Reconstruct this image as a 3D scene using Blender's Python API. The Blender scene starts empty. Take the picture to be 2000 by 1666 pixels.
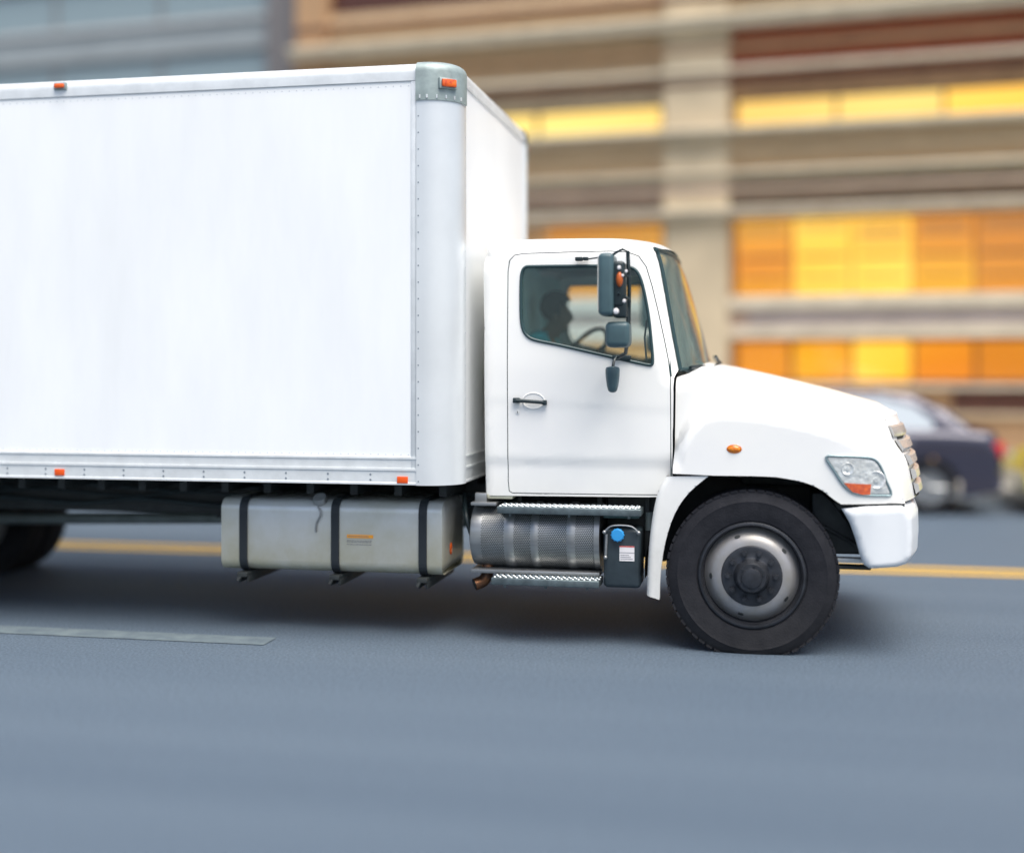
import bpy, bmesh, math, random
from mathutils import Vector, Matrix
from mathutils.geometry import tessellate_polygon
random.seed(7)
PI = math.pi
scene = bpy.context.scene
COL = scene.collection

# ------------------------------------------------------------------ camera frame
F = 2463.0          # focal length in photo pixels (2000 wide)
H = 1.755           # eye height
HZ = 720.0          # horizon row
YAW = math.radians(11.25)
SN, CS = math.sin(YAW), math.cos(YAW)
YC = 9.0            # truck centre line

def W(px, py, Y):
    """where the sight line through a photo point meets the upright plane at distance Y"""
    u = (px - 1000.0) / F
    t = Y / (CS + SN * u)
    return ((-SN + CS * u) * t, H - (py - HZ) / F * t)
def WL(pts, Y): return [W(a, b, Y) for a, b in pts]

# ------------------------------------------------------------------ materials
MATS = {}
def nt(name):
    m = bpy.data.materials.new(name); m.use_nodes = True
    n = m.node_tree.nodes; l = m.node_tree.links
    return m, n, l, n['Principled BSDF']
def mat(name, col, rough=0.5, metal=0.0, var=0.0, scale=6.0, bump=0.0, bscale=None, coat=0.0, emis=None, es=0.0,
        col2=None, trans=0.0, alpha=1.0, ior=1.45, spec=0.5, stretch=(1, 1, 1), rvar=0.0, detail=5.0):
    if name in MATS: return MATS[name]
    m, n, l, b = nt(name)
    c = tuple(col) + (1,)
    b.inputs['Base Color'].default_value = c
    b.inputs['Roughness'].default_value = rough
    b.inputs['Metallic'].default_value = metal
    b.inputs['Coat Weight'].default_value = coat
    b.inputs['Coat Roughness'].default_value = 0.06
    b.inputs['Transmission Weight'].default_value = trans
    b.inputs['Alpha'].default_value = alpha
    b.inputs['IOR'].default_value = ior
    b.inputs['Specular IOR Level'].default_value = spec
    if emis:
        b.inputs['Emission Color'].default_value = tuple(emis) + (1,)
        b.inputs['Emission Strength'].default_value = es
    if var > 0 or bump > 0 or rvar > 0:
        tc = n.new('ShaderNodeTexCoord'); mp = n.new('ShaderNodeMapping')
        mp.inputs['Scale'].default_value = stretch
        l.new(tc.outputs['Object'], mp.inputs['Vector'])
        nz = n.new('ShaderNodeTexNoise'); nz.inputs['Scale'].default_value = scale
        nz.inputs['Detail'].default_value = detail; nz.inputs['Roughness'].default_value = 0.6
        l.new(mp.outputs['Vector'], nz.inputs['Vector'])
        if var > 0:
            mx = n.new('ShaderNodeMix'); mx.data_type = 'RGBA'
            rp = n.new('ShaderNodeValToRGB'); rp.color_ramp.elements[0].position = 0.35; rp.color_ramp.elements[1].position = 0.68
            l.new(nz.outputs['Fac'], rp.inputs['Fac'])
            l.new(rp.outputs['Color'], mx.inputs['Factor'])
            mx.inputs['A'].default_value = c
            k2 = tuple(col2) + (1,) if col2 else tuple(v * (1 - var) for v in col) + (1,)
            mx.inputs['B'].default_value = k2
            l.new(mx.outputs['Result'], b.inputs['Base Color'])
        if rvar > 0:
            mr = n.new('ShaderNodeMapRange'); mr.inputs['To Min'].default_value = max(0.02, rough - rvar); mr.inputs['To Max'].default_value = rough + rvar
            l.new(nz.outputs['Fac'], mr.inputs['Value']); l.new(mr.outputs['Result'], b.inputs['Roughness'])
        if bump > 0:
            n2 = n.new('ShaderNodeTexNoise'); n2.inputs['Scale'].default_value = bscale or scale; n2.inputs['Detail'].default_value = 3
            l.new(mp.outputs['Vector'], n2.inputs['Vector'])
            bp = n.new('ShaderNodeBump'); bp.inputs['Strength'].default_value = bump; bp.inputs['Distance'].default_value = 0.02
            l.new(n2.outputs['Fac'], bp.inputs['Height']); l.new(bp.outputs['Normal'], b.inputs['Normal'])
    MATS[name] = m
    return m

def perforated_metal():
    m, n, l, b = nt('perforated_steel')
    uv = n.new('ShaderNodeTexCoord'); sep = n.new('ShaderNodeSeparateXYZ'); l.new(uv.outputs['UV'], sep.inputs[0])
    def math_(op, a, bb=None, c=None):
        k = n.new('ShaderNodeMath'); k.operation = op
        for i, v in enumerate((a, bb, c)):
            if v is None: continue
            if isinstance(v, (int, float)): k.inputs[i].default_value = v
            else: l.new(v, k.inputs[i])
        return k.outputs[0]
    P = 0.0125
    v = math_('DIVIDE', sep.outputs['Y'], P * 0.866)
    row = math_('FLOOR', v)
    odd = math_('MULTIPLY', math_('MODULO', row, 2.0), 0.5)
    u = math_('ADD', math_('DIVIDE', sep.outputs['X'], P), odd)
    fu = math_('SUBTRACT', math_('FRACT', u), 0.5); fv = math_('SUBTRACT', math_('FRACT', v), 0.5)
    d = math_('SQRT', math_('ADD', math_('MULTIPLY', fu, fu), math_('MULTIPLY', math_('MULTIPLY', fv, fv), 0.75)))
    hole = math_('LESS_THAN', d, 0.33)
    mx = n.new('ShaderNodeMix'); mx.data_type = 'RGBA'; l.new(hole, mx.inputs['Factor'])
    nz = n.new('ShaderNodeTexNoise'); nz.inputs['Scale'].default_value = 5; l.new(uv.outputs['Object'], nz.inputs['Vector'])
    mc = n.new('ShaderNodeMix'); mc.data_type = 'RGBA'; l.new(nz.outputs['Fac'], mc.inputs['Factor'])
    mc.inputs['A'].default_value = (0.42, 0.44, 0.45, 1); mc.inputs['B'].default_value = (0.30, 0.30, 0.28, 1)
    l.new(mc.outputs['Result'], mx.inputs['A']); mx.inputs['B'].default_value = (0.02, 0.025, 0.028, 1)
    l.new(mx.outputs['Result'], b.inputs['Base Color'])
    inv = math_('SUBTRACT', 0.85, math_('MULTIPLY', hole, 0.85)); l.new(inv, b.inputs['Metallic'])
    b.inputs['Roughness'].default_value = 0.42
    bp = n.new('ShaderNodeBump'); bp.invert = True; bp.inputs['Strength'].default_value = 0.6; bp.inputs['Distance'].default_value = 0.004
    l.new(hole, bp.inputs['Height']); l.new(bp.outputs['Normal'], b.inputs['Normal'])
    return m

def asphalt_mat():
    m, n, l, b = nt('asphalt')
    tc = n.new('ShaderNodeTexCoord')
    a = n.new('ShaderNodeTexNoise'); a.inputs['Scale'].default_value = 0.7; a.inputs['Detail'].default_value = 6
    mp = n.new('ShaderNodeMapping'); mp.inputs['Scale'].default_value = (0.06, 2.4, 1)
    l.new(tc.outputs['Object'], mp.inputs['Vector']); l.new(mp.outputs['Vector'], a.inputs['Vector'])
    f = n.new('ShaderNodeTexVoronoi'); f.inputs['Scale'].default_value = 130
    l.new(tc.outputs['Object'], f.inputs['Vector'])
    g = n.new('ShaderNodeTexNoise'); g.inputs['Scale'].default_value = 60; g.inputs['Detail'].default_value = 2
    l.new(tc.outputs['Object'], g.inputs['Vector'])
    m1 = n.new('ShaderNodeMix'); m1.data_type = 'RGBA'
    m1.inputs['A'].default_value = (0.074, 0.108, 0.148, 1); m1.inputs['B'].default_value = (0.090, 0.127, 0.168, 1)
    rp = n.new('ShaderNodeValToRGB'); rp.color_ramp.elements[0].position = 0.3; rp.color_ramp.elements[1].position = 0.7
    l.new(a.outputs['Fac'], rp.inputs['Fac']); l.new(rp.outputs['Color'], m1.inputs['Factor'])
    m2 = n.new('ShaderNodeMix'); m2.data_type = 'RGBA'; m2.blend_type = 'MULTIPLY'; m2.inputs['Factor'].default_value = 0.55
    l.new(m1.outputs['Result'], m2.inputs['A'])
    r2 = n.new('ShaderNodeValToRGB'); r2.color_ramp.elements[0].position = 0.3; r2.color_ramp.elements[0].color = (0.2, 0.2, 0.2, 1)
    r2.color_ramp.elements[1].position = 0.75; r2.color_ramp.elements[1].color = (1.5, 1.5, 1.5, 1)
    l.new(g.outputs['Fac'], r2.inputs['Fac']); l.new(r2.outputs['Color'], m2.inputs['B'])
    l.new(m2.outputs['Result'], b.inputs['Base Color'])
    b.inputs['Roughness'].default_value = 0.72
    bp = n.new('ShaderNodeBump'); bp.inputs['Strength'].default_value = 0.5; bp.inputs['Distance'].default_value = 0.006
    l.new(f.outputs['Distance'], bp.inputs['Height']); l.new(bp.outputs['Normal'], b.inputs['Normal'])
    return m

def brick_mat(name, c1, c2, mortar, sc=1.0):
    m, n, l, b = nt(name)
    tc = n.new('ShaderNodeTexCoord'); mp = n.new('ShaderNodeMapping')
    mp.inputs['Rotation'].default_value = (PI / 2, 0, 0)
    l.new(tc.outputs['Object'], mp.inputs['Vector'])
    br = n.new('ShaderNodeTexBrick'); br.inputs['Scale'].default_value = sc
    br.inputs['Brick Width'].default_value = 0.24; br.inputs['Row Height'].default_value = 0.075; br.inputs['Mortar Size'].default_value = 0.006
    br.inputs['Color1'].default_value = c1 + (1,); br.inputs['Color2'].default_value = c2 + (1,); br.inputs['Mortar'].default_value = mortar + (1,)
    l.new(mp.outputs['Vector'], br.inputs['Vector']); l.new(br.outputs['Color'], b.inputs['Base Color'])
    b.inputs['Roughness'].default_value = 0.85
    bp = n.new('ShaderNodeBump'); bp.inputs['Strength'].default_value = 0.4; bp.inputs['Distance'].default_value = 0.01; bp.invert = True
    l.new(br.outputs['Fac'], bp.inputs['Height']); l.new(bp.outputs['Normal'], b.inputs['Normal'])
    return m

def lit_mat(name, c1, c2, strength, sc=(0.5, 1, 2.2)):
    """room surface behind a shop window, its warm lamplight put into the emission"""
    m, n, l, b = nt(name)
    tc = n.new('ShaderNodeTexCoord'); mp = n.new('ShaderNodeMapping'); mp.inputs['Scale'].default_value = sc
    l.new(tc.outputs['Object'], mp.inputs['Vector'])
    nz = n.new('ShaderNodeTexNoise'); nz.inputs['Scale'].default_value = 0.5; nz.inputs['Detail'].default_value = 0
    l.new(mp.outputs['Vector'], nz.inputs['Vector'])
    rp = n.new('ShaderNodeValToRGB'); rp.color_ramp.elements[0].position = 0.3; rp.color_ramp.elements[1].position = 0.7
    rp.color_ramp.elements[0].color = c1 + (1,); rp.color_ramp.elements[1].color = c2 + (1,)
    l.new(nz.outputs['Fac'], rp.inputs['Fac'])
    b.inputs['Base Color'].default_value = (0.3, 0.2, 0.1, 1)
    l.new(rp.outputs['Color'], b.inputs['Emission Color']); b.inputs['Emission Strength'].default_value = strength
    b.inputs['Roughness'].default_value = 0.9
    return m

def clear_glass(name, tint=(0.75, 0.9, 0.9), refl=0.08, haze_wash=0.0):
    m = bpy.data.materials.new(name); m.use_nodes = True
    n = m.node_tree.nodes; l = m.node_tree.links; n.clear()
    o = n.new('ShaderNodeOutputMaterial'); mx = n.new('ShaderNodeMixShader'); tr = n.new('ShaderNodeBsdfTransparent'); gl = n.new('ShaderNodeBsdfGlossy')
    tr.inputs['Color'].default_value = tint + (1,); gl.inputs['Roughness'].default_value = 0.03
    fr = n.new('ShaderNodeFresnel'); fr.inputs['IOR'].default_value = 1.45
    ad = n.new('ShaderNodeMath'); ad.operation = 'ADD'; ad.inputs[1].default_value = refl - 0.04; ad.use_clamp = True
    l.new(fr.outputs[0], ad.inputs[0]); l.new(ad.outputs[0], mx.inputs['Fac'])
    df = n.new('ShaderNodeBsdfDiffuse'); df.inputs['Color'].default_value = (0.42, 0.66, 0.64, 1)  # pale teal wash mixed into the glass, standing in for reflected light and haze
    m0 = n.new('ShaderNodeMixShader'); m0.inputs['Fac'].default_value = haze_wash
    l.new(tr.outputs[0], m0.inputs[1]); l.new(df.outputs[0], m0.inputs[2])
    l.new(m0.outputs[0], mx.inputs[1]); l.new(gl.outputs[0], mx.inputs[2]); l.new(mx.outputs[0], o.inputs['Surface'])
    return m

PAINT = mat('cab_paint', (0.85, 0.85, 0.81), 0.34, var=0.05, scale=1.3, coat=0.35, rvar=0.06, col2=(0.80, 0.805, 0.79))
def add_grime(m, z0, z1, amount, col=(0.34, 0.33, 0.28)):
    n = m.node_tree.nodes; l = m.node_tree.links; b = n['Principled BSDF']
    src = b.inputs['Base Color'].links[0].from_socket
    g = n.new('ShaderNodeNewGeometry'); sp = n.new('ShaderNodeSeparateXYZ'); l.new(g.outputs['Position'], sp.inputs[0])
    mr = n.new('ShaderNodeMapRange'); mr.inputs['From Min'].default_value = z1; mr.inputs['From Max'].default_value = z0
    l.new(sp.outputs['Z'], mr.inputs['Value'])
    nz = n.new('ShaderNodeTexNoise'); nz.inputs['Scale'].default_value = 5; nz.inputs['Detail'].default_value = 8; nz.inputs['Roughness'].default_value = .7
    l.new(g.outputs['Position'], nz.inputs['Vector'])
    m1 = n.new('ShaderNodeMath'); m1.operation = 'MULTIPLY'; l.new(mr.outputs[0], m1.inputs[0]); l.new(nz.outputs['Fac'], m1.inputs[1])
    m2 = n.new('ShaderNodeMath'); m2.operation = 'MULTIPLY'; m2.inputs[1].default_value = amount; l.new(m1.outputs[0], m2.inputs[0])
    mx = n.new('ShaderNodeMix'); mx.data_type = 'RGBA'; l.new(m2.outputs[0], mx.inputs['Factor']); l.new(src, mx.inputs['A']); mx.inputs['B'].default_value = col + (1,)
    l.new(mx.outputs['Result'], b.inputs['Base Color'])
add_grime(PAINT, .55, 1.12, .75)
BOXW = mat('box_panel_paint', (0.85, 0.875, 0.875), 0.42, var=0.05, scale=1.6, bump=0.12, bscale=0.7, coat=0.1, stretch=(1.4, 1, .35), col2=(0.79, 0.815, 0.82))
RAIL = mat('aluminium_rail', (0.74, 0.775, 0.78), 0.4, metal=0.25, var=0.15, scale=7)
POST = mat('corner_post_metal', (0.74, 0.775, 0.785), 0.33, metal=0.35, var=0.08, scale=2)
CAST = mat('corner_casting', (0.33, 0.40, 0.39), 0.5, metal=0.3, var=0.25, scale=14)
RIVET = mat('rivet_metal', (0.30, 0.34, 0.37), 0.4, metal=0.6)
RIVETW = mat('painted_rivet', (0.66, 0.69, 0.72), 0.4)
BLACK = mat('black_chassis', (0.012, 0.016, 0.018), 0.6, var=0.5, scale=8, col2=(0.03, 0.036, 0.036))
RUBBER = mat('tyre_rubber', (0.012, 0.013, 0.017), 0.8, spec=.25, var=0.35, scale=10, col2=(0.020, 0.021, 0.026), bump=0.15, bscale=90)
SEAL = mat('rubber_seal', (0.02, 0.05, 0.055), 0.4)
PLAST = mat('black_plastic', (0.016, 0.030, 0.035), 0.42, var=0.3, scale=12)
MIRH = mat('mirror_shell', (0.06, 0.11, 0.125), 0.35, var=0.2, scale=9)
STEELD = mat('hub_steel', (0.045, 0.05, 0.06), 0.45, metal=0.5, var=0.4, scale=12)
RIMM = mat('painted_rim', (0.30, 0.30, 0.31), 0.38, metal=0.35, var=0.35, scale=9, col2=(0.27, 0.26, 0.24))
TANKM = mat('tank_aluminium', (0.66, 0.68, 0.68), 0.38, metal=0.55, var=0.45, scale=2.2, bump=0.06, bscale=3, col2=(0.50, 0.50, 0.42), rvar=0.1)
STRAP = mat('tank_strap', (0.015, 0.02, 0.025), 0.5)
METAL = mat('brushed_steel', (0.40, 0.41, 0.41), 0.38, metal=0.8, var=0.3, scale=7, stretch=(.3, 3, 3))
PLATE = mat('step_plate', (0.16, 0.20, 0.21), 0.42, metal=0.7, var=0.4, scale=16)
STUD = mat('bright_stud', (0.75, 0.8, 0.8), 0.3, metal=0.7)
COPPER = mat('heated_pipe', (0.22, 0.10, 0.045), 0.42, metal=0.8, var=0.6, scale=14, col2=(0.06, 0.05, 0.05))
CHROME = mat('chrome', (0.78, 0.77, 0.74), 0.16, metal=0.9)
AMBER = mat('amber_lens', (0.90, 0.16, 0.01), 0.2, coat=0.5, var=0.4, scale=40, col2=(0.55, 0.05, 0.01))
REDL = mat('red_lens', (0.6, 0.01, 0.01), 0.2, coat=0.5)
ORANGE = mat('orange_reflector', (0.75, 0.09, 0.008), 0.35)
REFL = mat('lamp_reflector', (0.93, 0.93, 0.91), 0.22, metal=0.35, var=0.3, scale=22, bump=0.5, bscale=26)
LENS = clear_glass('lamp_lens', (0.95, 0.97, 0.97), 0.10)
GLASS = clear_glass('side_glass', (0.90, 0.99, 0.98), 0.05, .035)
GLASSW = clear_glass('windscreen_glass', (0.80, 0.96, 0.94), 0.20, .22)
TRIM = mat('cab_trim', (0.60, 0.78, 0.76), 0.8, var=0.2, scale=4)
TRIMD = mat('dull_green_metal', (0.05, 0.10, 0.10), .5, metal=.3)
DASH = mat('dashboard_plastic', (0.05, 0.085, 0.085), 0.6)
SEATM = mat('seat_cloth', (0.24, 0.27, 0.12), 0.9, var=0.3, scale=30)
SKIN = mat('skin', (0.16, 0.10, 0.06), 0.55, var=0.15, scale=8)
SHIRT = mat('teal_shirt', (0.04, 0.62, 0.70), 0.85, var=0.35, scale=9, bump=0.4, bscale=14)
HAIR = mat('dark_hair', (0.010, 0.010, 0.009), 0.8, bump=0.6, bscale=60)
BLUEC = mat('blue_cap', (0.03, 0.28, 0.62), 0.4)
DEFM = mat('fluid_tank_plastic', (0.03, 0.045, 0.055), 0.42, var=0.3, scale=8, bump=0.12, bscale=14)
LABELM = mat('white_sticker', (0.75, 0.73, 0.73), 0.5)
REDK = mat('red_ink', (0.6, 0.06, 0.05), 0.5)
GREYK = mat('grey_ink', (0.18, 0.18, 0.2), 0.5)
YELK = mat('orange_sticker', (0.75, 0.32, 0.03), 0.5)
PERF = perforated_metal()
add_grime(TANKM, .42, .78, 1.1, (0.40, 0.36, 0.19)); add_grime(RUBBER, .0, .5, .5, (0.05, 0.048, 0.045)); add_grime(BLACK, .3, 1.0, .35, (0.06, 0.065, 0.06))

# ------------------------------------------------------------------ object helpers
def link(o): COL.objects.link(o); return o
def empty(name, loc, rz=0.0):
    o = bpy.data.objects.new(name, None); link(o)
    o.location = loc; o.rotation_euler = (0, 0, rz); o.empty_display_size = 0.3
    return o
def tag(o, label=None, cat=None, group=None, kind=None):
    if label: o['label'] = label
    if cat: o['category'] = cat
    if group: o['group'] = group
    if kind: o['kind'] = kind
    return o
def fin(name, bm, mats, parent=None, world=True, smooth=35, label=None, normals=True):
    if normals: bmesh.ops.recalc_face_normals(bm, faces=bm.faces)
    me = bpy.data.meshes.new(name); bm.to_mesh(me); bm.free()
    for m in (mats if isinstance(mats, (list, tuple)) else [mats]): me.materials.append(m)
    if smooth:
        for p in me.polygons: p.use_smooth = True
        me.set_sharp_from_angle(angle=math.radians(smooth))
    o = bpy.data.objects.new(name, me); link(o)
    if parent is not None:
        o.parent = parent
        if parent.type == 'EMPTY' and world:
            o.matrix_parent_inverse = (Matrix.Translation(parent.location) @ Matrix.Rotation(parent.rotation_euler.z, 4, 'Z')).inverted()
    if label: o['label'] = label
    return o
def NB(): return bmesh.new()
def xform(bm, verts, M): bmesh.ops.transform(bm, matrix=M, verts=verts)
def box(bm, x0, x1, y0, y1, z0, z1, bev=0.0, seg=2, mi=0, M=None):
    r = bmesh.ops.create_cube(bm, size=1.0); vs = r['verts']
    xform(bm, vs, Matrix.Translation(((x0 + x1) / 2, (y0 + y1) / 2, (z0 + z1) / 2)) @ Matrix.Diagonal((abs(x1 - x0), abs(y1 - y0), abs(z1 - z0), 1)))
    if M is not None: xform(bm, vs, M)
    fs = set(f for v in vs for f in v.link_faces)
    for f in fs: f.material_index = mi
    if bev > 0:
        es = list(set(e for v in vs for e in v.link_edges))
        r2 = bmesh.ops.bevel(bm, geom=es, offset=bev, segments=seg, profile=0.5, affect='EDGES')
        for f in r2['faces']: f.material_index = mi
def axis_m(p0, p1):
    p0 = Vector(p0); p1 = Vector(p1); d = p1 - p0
    q = Vector((0, 0, 1)).rotation_difference(d.normalized())
    return Matrix.Translation((p0 + p1) / 2) @ q.to_matrix().to_4x4(), d.length
def cyl(bm, p0, p1, r0, r1=None, seg=20, mi=0, caps=True):
    M, L = axis_m(p0, p1)
    r = bmesh.ops.create_cone(bm, cap_ends=caps, segments=seg, radius1=r0, radius2=r0 if r1 is None else r1, depth=L, matrix=M)
    for f in set(f for v in r['verts'] for f in v.link_faces): f.material_index = mi
def sphere(bm, c, r, sx=1, sy=1, sz=1, seg=14, mi=0, M=None):
    T = Matrix.Translation(c) @ (M or Matrix()) @ Matrix.Diagonal((r * sx, r * sy, r * sz, 1))
    q = bmesh.ops.create_uvsphere(bm, u_segments=seg, v_segments=max(6, seg // 2 + 1), radius=1.0, matrix=T)
    for f in set(f for v in q['verts'] for f in v.link_faces): f.material_index = mi
def smooth_path(pts, k=6, closed=False):
    P = [Vector(p) for p in pts]; out = []; n = len(P)
    for i in range(n if closed else n - 1):
        a = P[(i - 1) % n] if closed or i > 0 else P[i]
        b = P[i]; c = P[(i + 1) % n]
        d = P[(i + 2) % n] if closed or i + 2 < n else P[(i + 1) % n]
        for j in range(k):
            t = j / k
            out.append(0.5 * ((2 * b) + (c - a) * t + (2 * a - 5 * b + 4 * c - d) * t * t + (3 * b - a - 3 * c + d) * t ** 3))
    if not closed: out.append(P[-1])
    return out
def tube(bm, pts, r, seg=8, closed=False, mi=0, rr=None):
    P = [Vector(p) for p in pts]; n = len(P); rings = []
    prev = None
    for i in range(n):
        if closed: d = P[(i + 1) % n] - P[i - 1]
        else: d = P[min(i + 1, n - 1)] - P[max(i - 1, 0)]
        d.normalize()
        if prev is None:
            ref = Vector((0, 1, 0)) if abs(d.y) < 0.9 else Vector((0, 0, 1))
            u = (ref - d * ref.dot(d)).normalized()
        else:
            u = (prev - d * prev.dot(d)).normalized()
        prev = u; v = d.cross(u)
        ra = rr[i] if rr else r
        rings.append([bm.verts.new(P[i] + u * math.cos(2 * PI * k / seg) * ra + v * math.sin(2 * PI * k / seg) * ra) for k in range(seg)])
    for i in range(n if closed else n - 1):
        a = rings[i]; b = rings[(i + 1) % n]
        for k in range(seg):
            f = bm.faces.new((a[k], a[(k + 1) % seg], b[(k + 1) % seg], b[k])); f.material_index = mi
    if not closed:
        bm.faces.new(rings[0][::-1]).material_index = mi; bm.faces.new(rings[-1]).material_index = mi
def lathe(bm, prof, c, seg=64, axis='Y', mi=0):
    """prof = (radius, offset along axis)"""
    rings = []
    for r, h in prof:
        ring = []
        if r < 1e-5:
            p = Vector((0, h, 0)) if axis == 'Y' else (Vector((h, 0, 0)) if axis == 'X' else Vector((0, 0, h)))
            ring = [bm.verts.new(Vector(c) + p)]
        else:
            for k in range(seg):
                a = 2 * PI * k / seg; x, z = math.cos(a) * r, math.sin(a) * r
                p = Vector((x, h, z)) if axis == 'Y' else (Vector((h, x, z)) if axis == 'X' else Vector((x, z, h)))
                ring.append(bm.verts.new(Vector(c) + p))
        rings.append(ring)
    for a, b in zip(rings, rings[1:]):
        if len(a) == 1 and len(b) == 1: continue
        for k in range(seg):
            k2 = (k + 1) % seg
            if len(a) == 1: f = bm.faces.new((a[0], b[k], b[k2]))
            elif len(b) == 1: f = bm.faces.new((a[k], a[k2], b[0]))
            else: f = bm.faces.new((a[k], a[k2], b[k2], b[k]))
            f.material_index = mi
def seg_dist(px, pz, a, b):
    ax, az = a; bx, bz = b; dx, dz = bx - ax, bz - az
    L = dx * dx + dz * dz
    t = 0 if L == 0 else max(0, min(1, ((px - ax) * dx + (pz - az) * dz) / L))
    return math.hypot(px - ax - dx * t, pz - az - dz * t)
def edge_round(x, z, segs, R):
    if not segs: return 0.0
    d = min(seg_dist(x, z, a, b) for a, b in segs)
    if d >= R: return 0.0
    return R - math.sqrt(max(0, R * R - (R - d) ** 2))
def sheet(bm, outline, holes, yf, step=0.035, mi=0):
    """upright panel cut to an outline, finely divided, then curved in plan by yf(x, z)"""
    loops = [[Vector((x, z, 0)) for x, z in outline]] + [[Vector((x, z, 0)) for x, z in h] for h in holes]
    flat = [p for lp in loops for p in lp]
    tris = tessellate_polygon(loops)
    b2 = bmesh.new(); vs = [b2.verts.new((p.x, 0, p.y)) for p in flat]
    for t in tris:
        try: b2.faces.new([vs[i] for i in t])
        except ValueError: pass
    xs = [p.x for p in flat]; zs = [p.y for p in flat]
    for lo, hi, nrm in ((min(xs), max(xs), (1, 0, 0)), (min(zs), max(zs), (0, 0, 1))):
        k = max(1, int((hi - lo) / step))
        for i in range(1, k):
            c = lo + (hi - lo) * i / k
            bmesh.ops.bisect_plane(b2, geom=b2.verts[:] + b2.edges[:] + b2.faces[:], plane_co=Vector(nrm) * c, plane_no=nrm, dist=1e-5)
    for v in b2.verts: v.co.y = yf(v.co.x, v.co.z)
    me = bpy.data.meshes.new('tmp'); b2.to_mesh(me); b2.free()
    n0 = len(bm.faces); bm.from_mesh(me); bpy.data.meshes.remove(me)
    bm.faces.ensure_lookup_table()
    for i in range(n0, len(bm.faces)): bm.faces[i].material_index = mi
def strip(bm, pts, yf, bow=None, crown=None, yc=YC, n=24, mi=0, off=0.0):
    """surface spanning from the near side to the far side through edge points"""
    rings = []
    for i, (x, z) in enumerate(pts):
        y0 = yf(x, z); w = yc - y0
        bx = bow[i] if isinstance(bow, (list, tuple)) else (bow or 0); cz = crown[i] if isinstance(crown, (list, tuple)) else (crown or 0)
        ring = []
        for k in range(n + 1):
            s = -math.cos(PI * k / n)
            g = 1 - abs(s) ** 2.4
            ring.append(bm.verts.new((x + bx * g, yc + s * (w + off), z + cz * g)))
        rings.append(ring)
    for a, b in zip(rings, rings[1:]):
        for k in range(n):
            bm.faces.new((a[k], a[k + 1], b[k + 1], b[k])).material_index = mi
def both(bm, outline, holes, yf, step=0.035, mi=0, yc=YC):
    sheet(bm, outline, holes, yf, step, mi)
    sheet(bm, outline, holes, lambda x, z: 2 * yc - yf(x, z), step, mi)
def weld(bm, d=0.0008): bmesh.ops.remove_doubles(bm, verts=bm.verts, dist=d)
def curve2(pts, k=5, closed=False):
    return [(p.x, p.y) for p in smooth_path([(a, b, 0) for a, b in pts], k, closed)]
def segs_of(pts): return list(zip(pts, pts[1:]))
def inset(pts, d):
    """shrink a closed outline by d"""
    n = len(pts); out = []
    A = sum(pts[i][0] * pts[(i + 1) % n][1] - pts[(i + 1) % n][0] * pts[i][1] for i in range(n))
    sg = 1 if A > 0 else -1
    for i in range(n):
        p0 = Vector(pts[i - 1]); p1 = Vector(pts[i]); p2 = Vector(pts[(i + 1) % n])
        d1 = (p1 - p0).normalized(); d2 = (p2 - p1).normalized()
        t = (d1 + d2); 
        if t.length < 1e-6: t = d1
        t.normalize(); nn = Vector((-t.y, t.x)) * sg
        k = max(0.5, nn.dot(Vector((-d1.y, d1.x)) * sg))
        out.append(tuple(p1 + nn * d / k))
    return out
def ridge(bm, pts, yf, r, closed=True, mi=0, seg=6):
    tube(bm, [(x, yf(x, z), z) for x, z in pts], r, seg, closed, mi)
def dens(pts, step=.016, *vals):
    out = [pts[0]]; vo = [[v[0]] for v in vals]
    for i in range(len(pts) - 1):
        a, b = pts[i], pts[i + 1]; k = max(1, int(math.hypot(b[0] - a[0], b[1] - a[1]) / step))
        for j in range(1, k + 1):
            t = j / k; out.append((a[0] + (b[0] - a[0]) * t, a[1] + (b[1] - a[1]) * t))
            for q, v in enumerate(vals): vo[q].append(v[i] + (v[i + 1] - v[i]) * t)
    return (out, *vo) if vals else out
def const(y): return lambda x, z: y

# =================================================================== GROUND AND ROAD
ASPH = asphalt_mat()
def plane(name, x0, x1, y0, y1, z, m, kind='structure', parent=None):
    bm = NB(); vs = [bm.verts.new(p) for p in ((x0, y0, z), (x1, y0, z), (x1, y1, z), (x0, y1, z))]; bm.faces.new(vs)
    o = fin(name, bm, m, parent, smooth=0)
    if kind: o['kind'] = kind
    return o
plane('ground', -300, 300, -300, 300, -0.012, mat('bare_ground', (0.16, 0.16, 0.15), 0.9, var=0.3, scale=0.4))
plane('road', -120, 120, -9, 18.2, 0.0, ASPH)
YEL = mat('yellow_road_paint', (0.66, 0.40, 0.055), 0.6, var=0.35, scale=14, col2=(0.50, 0.33, 0.08))
WHT = mat('worn_white_road_paint', (0.135, 0.175, 0.19), 0.7, var=0.6, scale=7, col2=(0.085, 0.115, 0.14))
bm = NB()
for y0 in (11.22, 11.50):
    vs = [bm.verts.new(p) for p in ((-120, y0, .004), (120, y0, .004), (120, y0 + .15, .004), (-120, y0 + .15, .004))]; bm.faces.new(vs)
fin('centre_line', bm, YEL, smooth=0)['kind'] = 'structure'
bm = NB()
for k in range(-4, 5):
    xe = W(545, 1228, 7.80)[0] + k * 12.2
    if k > 0: continue
    vs = [bm.verts.new(p) for p in ((xe - 3.0, 7.54, .004), (xe, 7.54, .004), (xe, 7.76, .004), (xe - 3.0, 7.76, .004))]; bm.faces.new(vs)
fin('lane_line', bm, WHT, smooth=0)['kind'] = 'structure'
KERB = mat('kerb_stone', (0.34, 0.34, 0.33), 0.8, var=0.25, scale=5)
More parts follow.
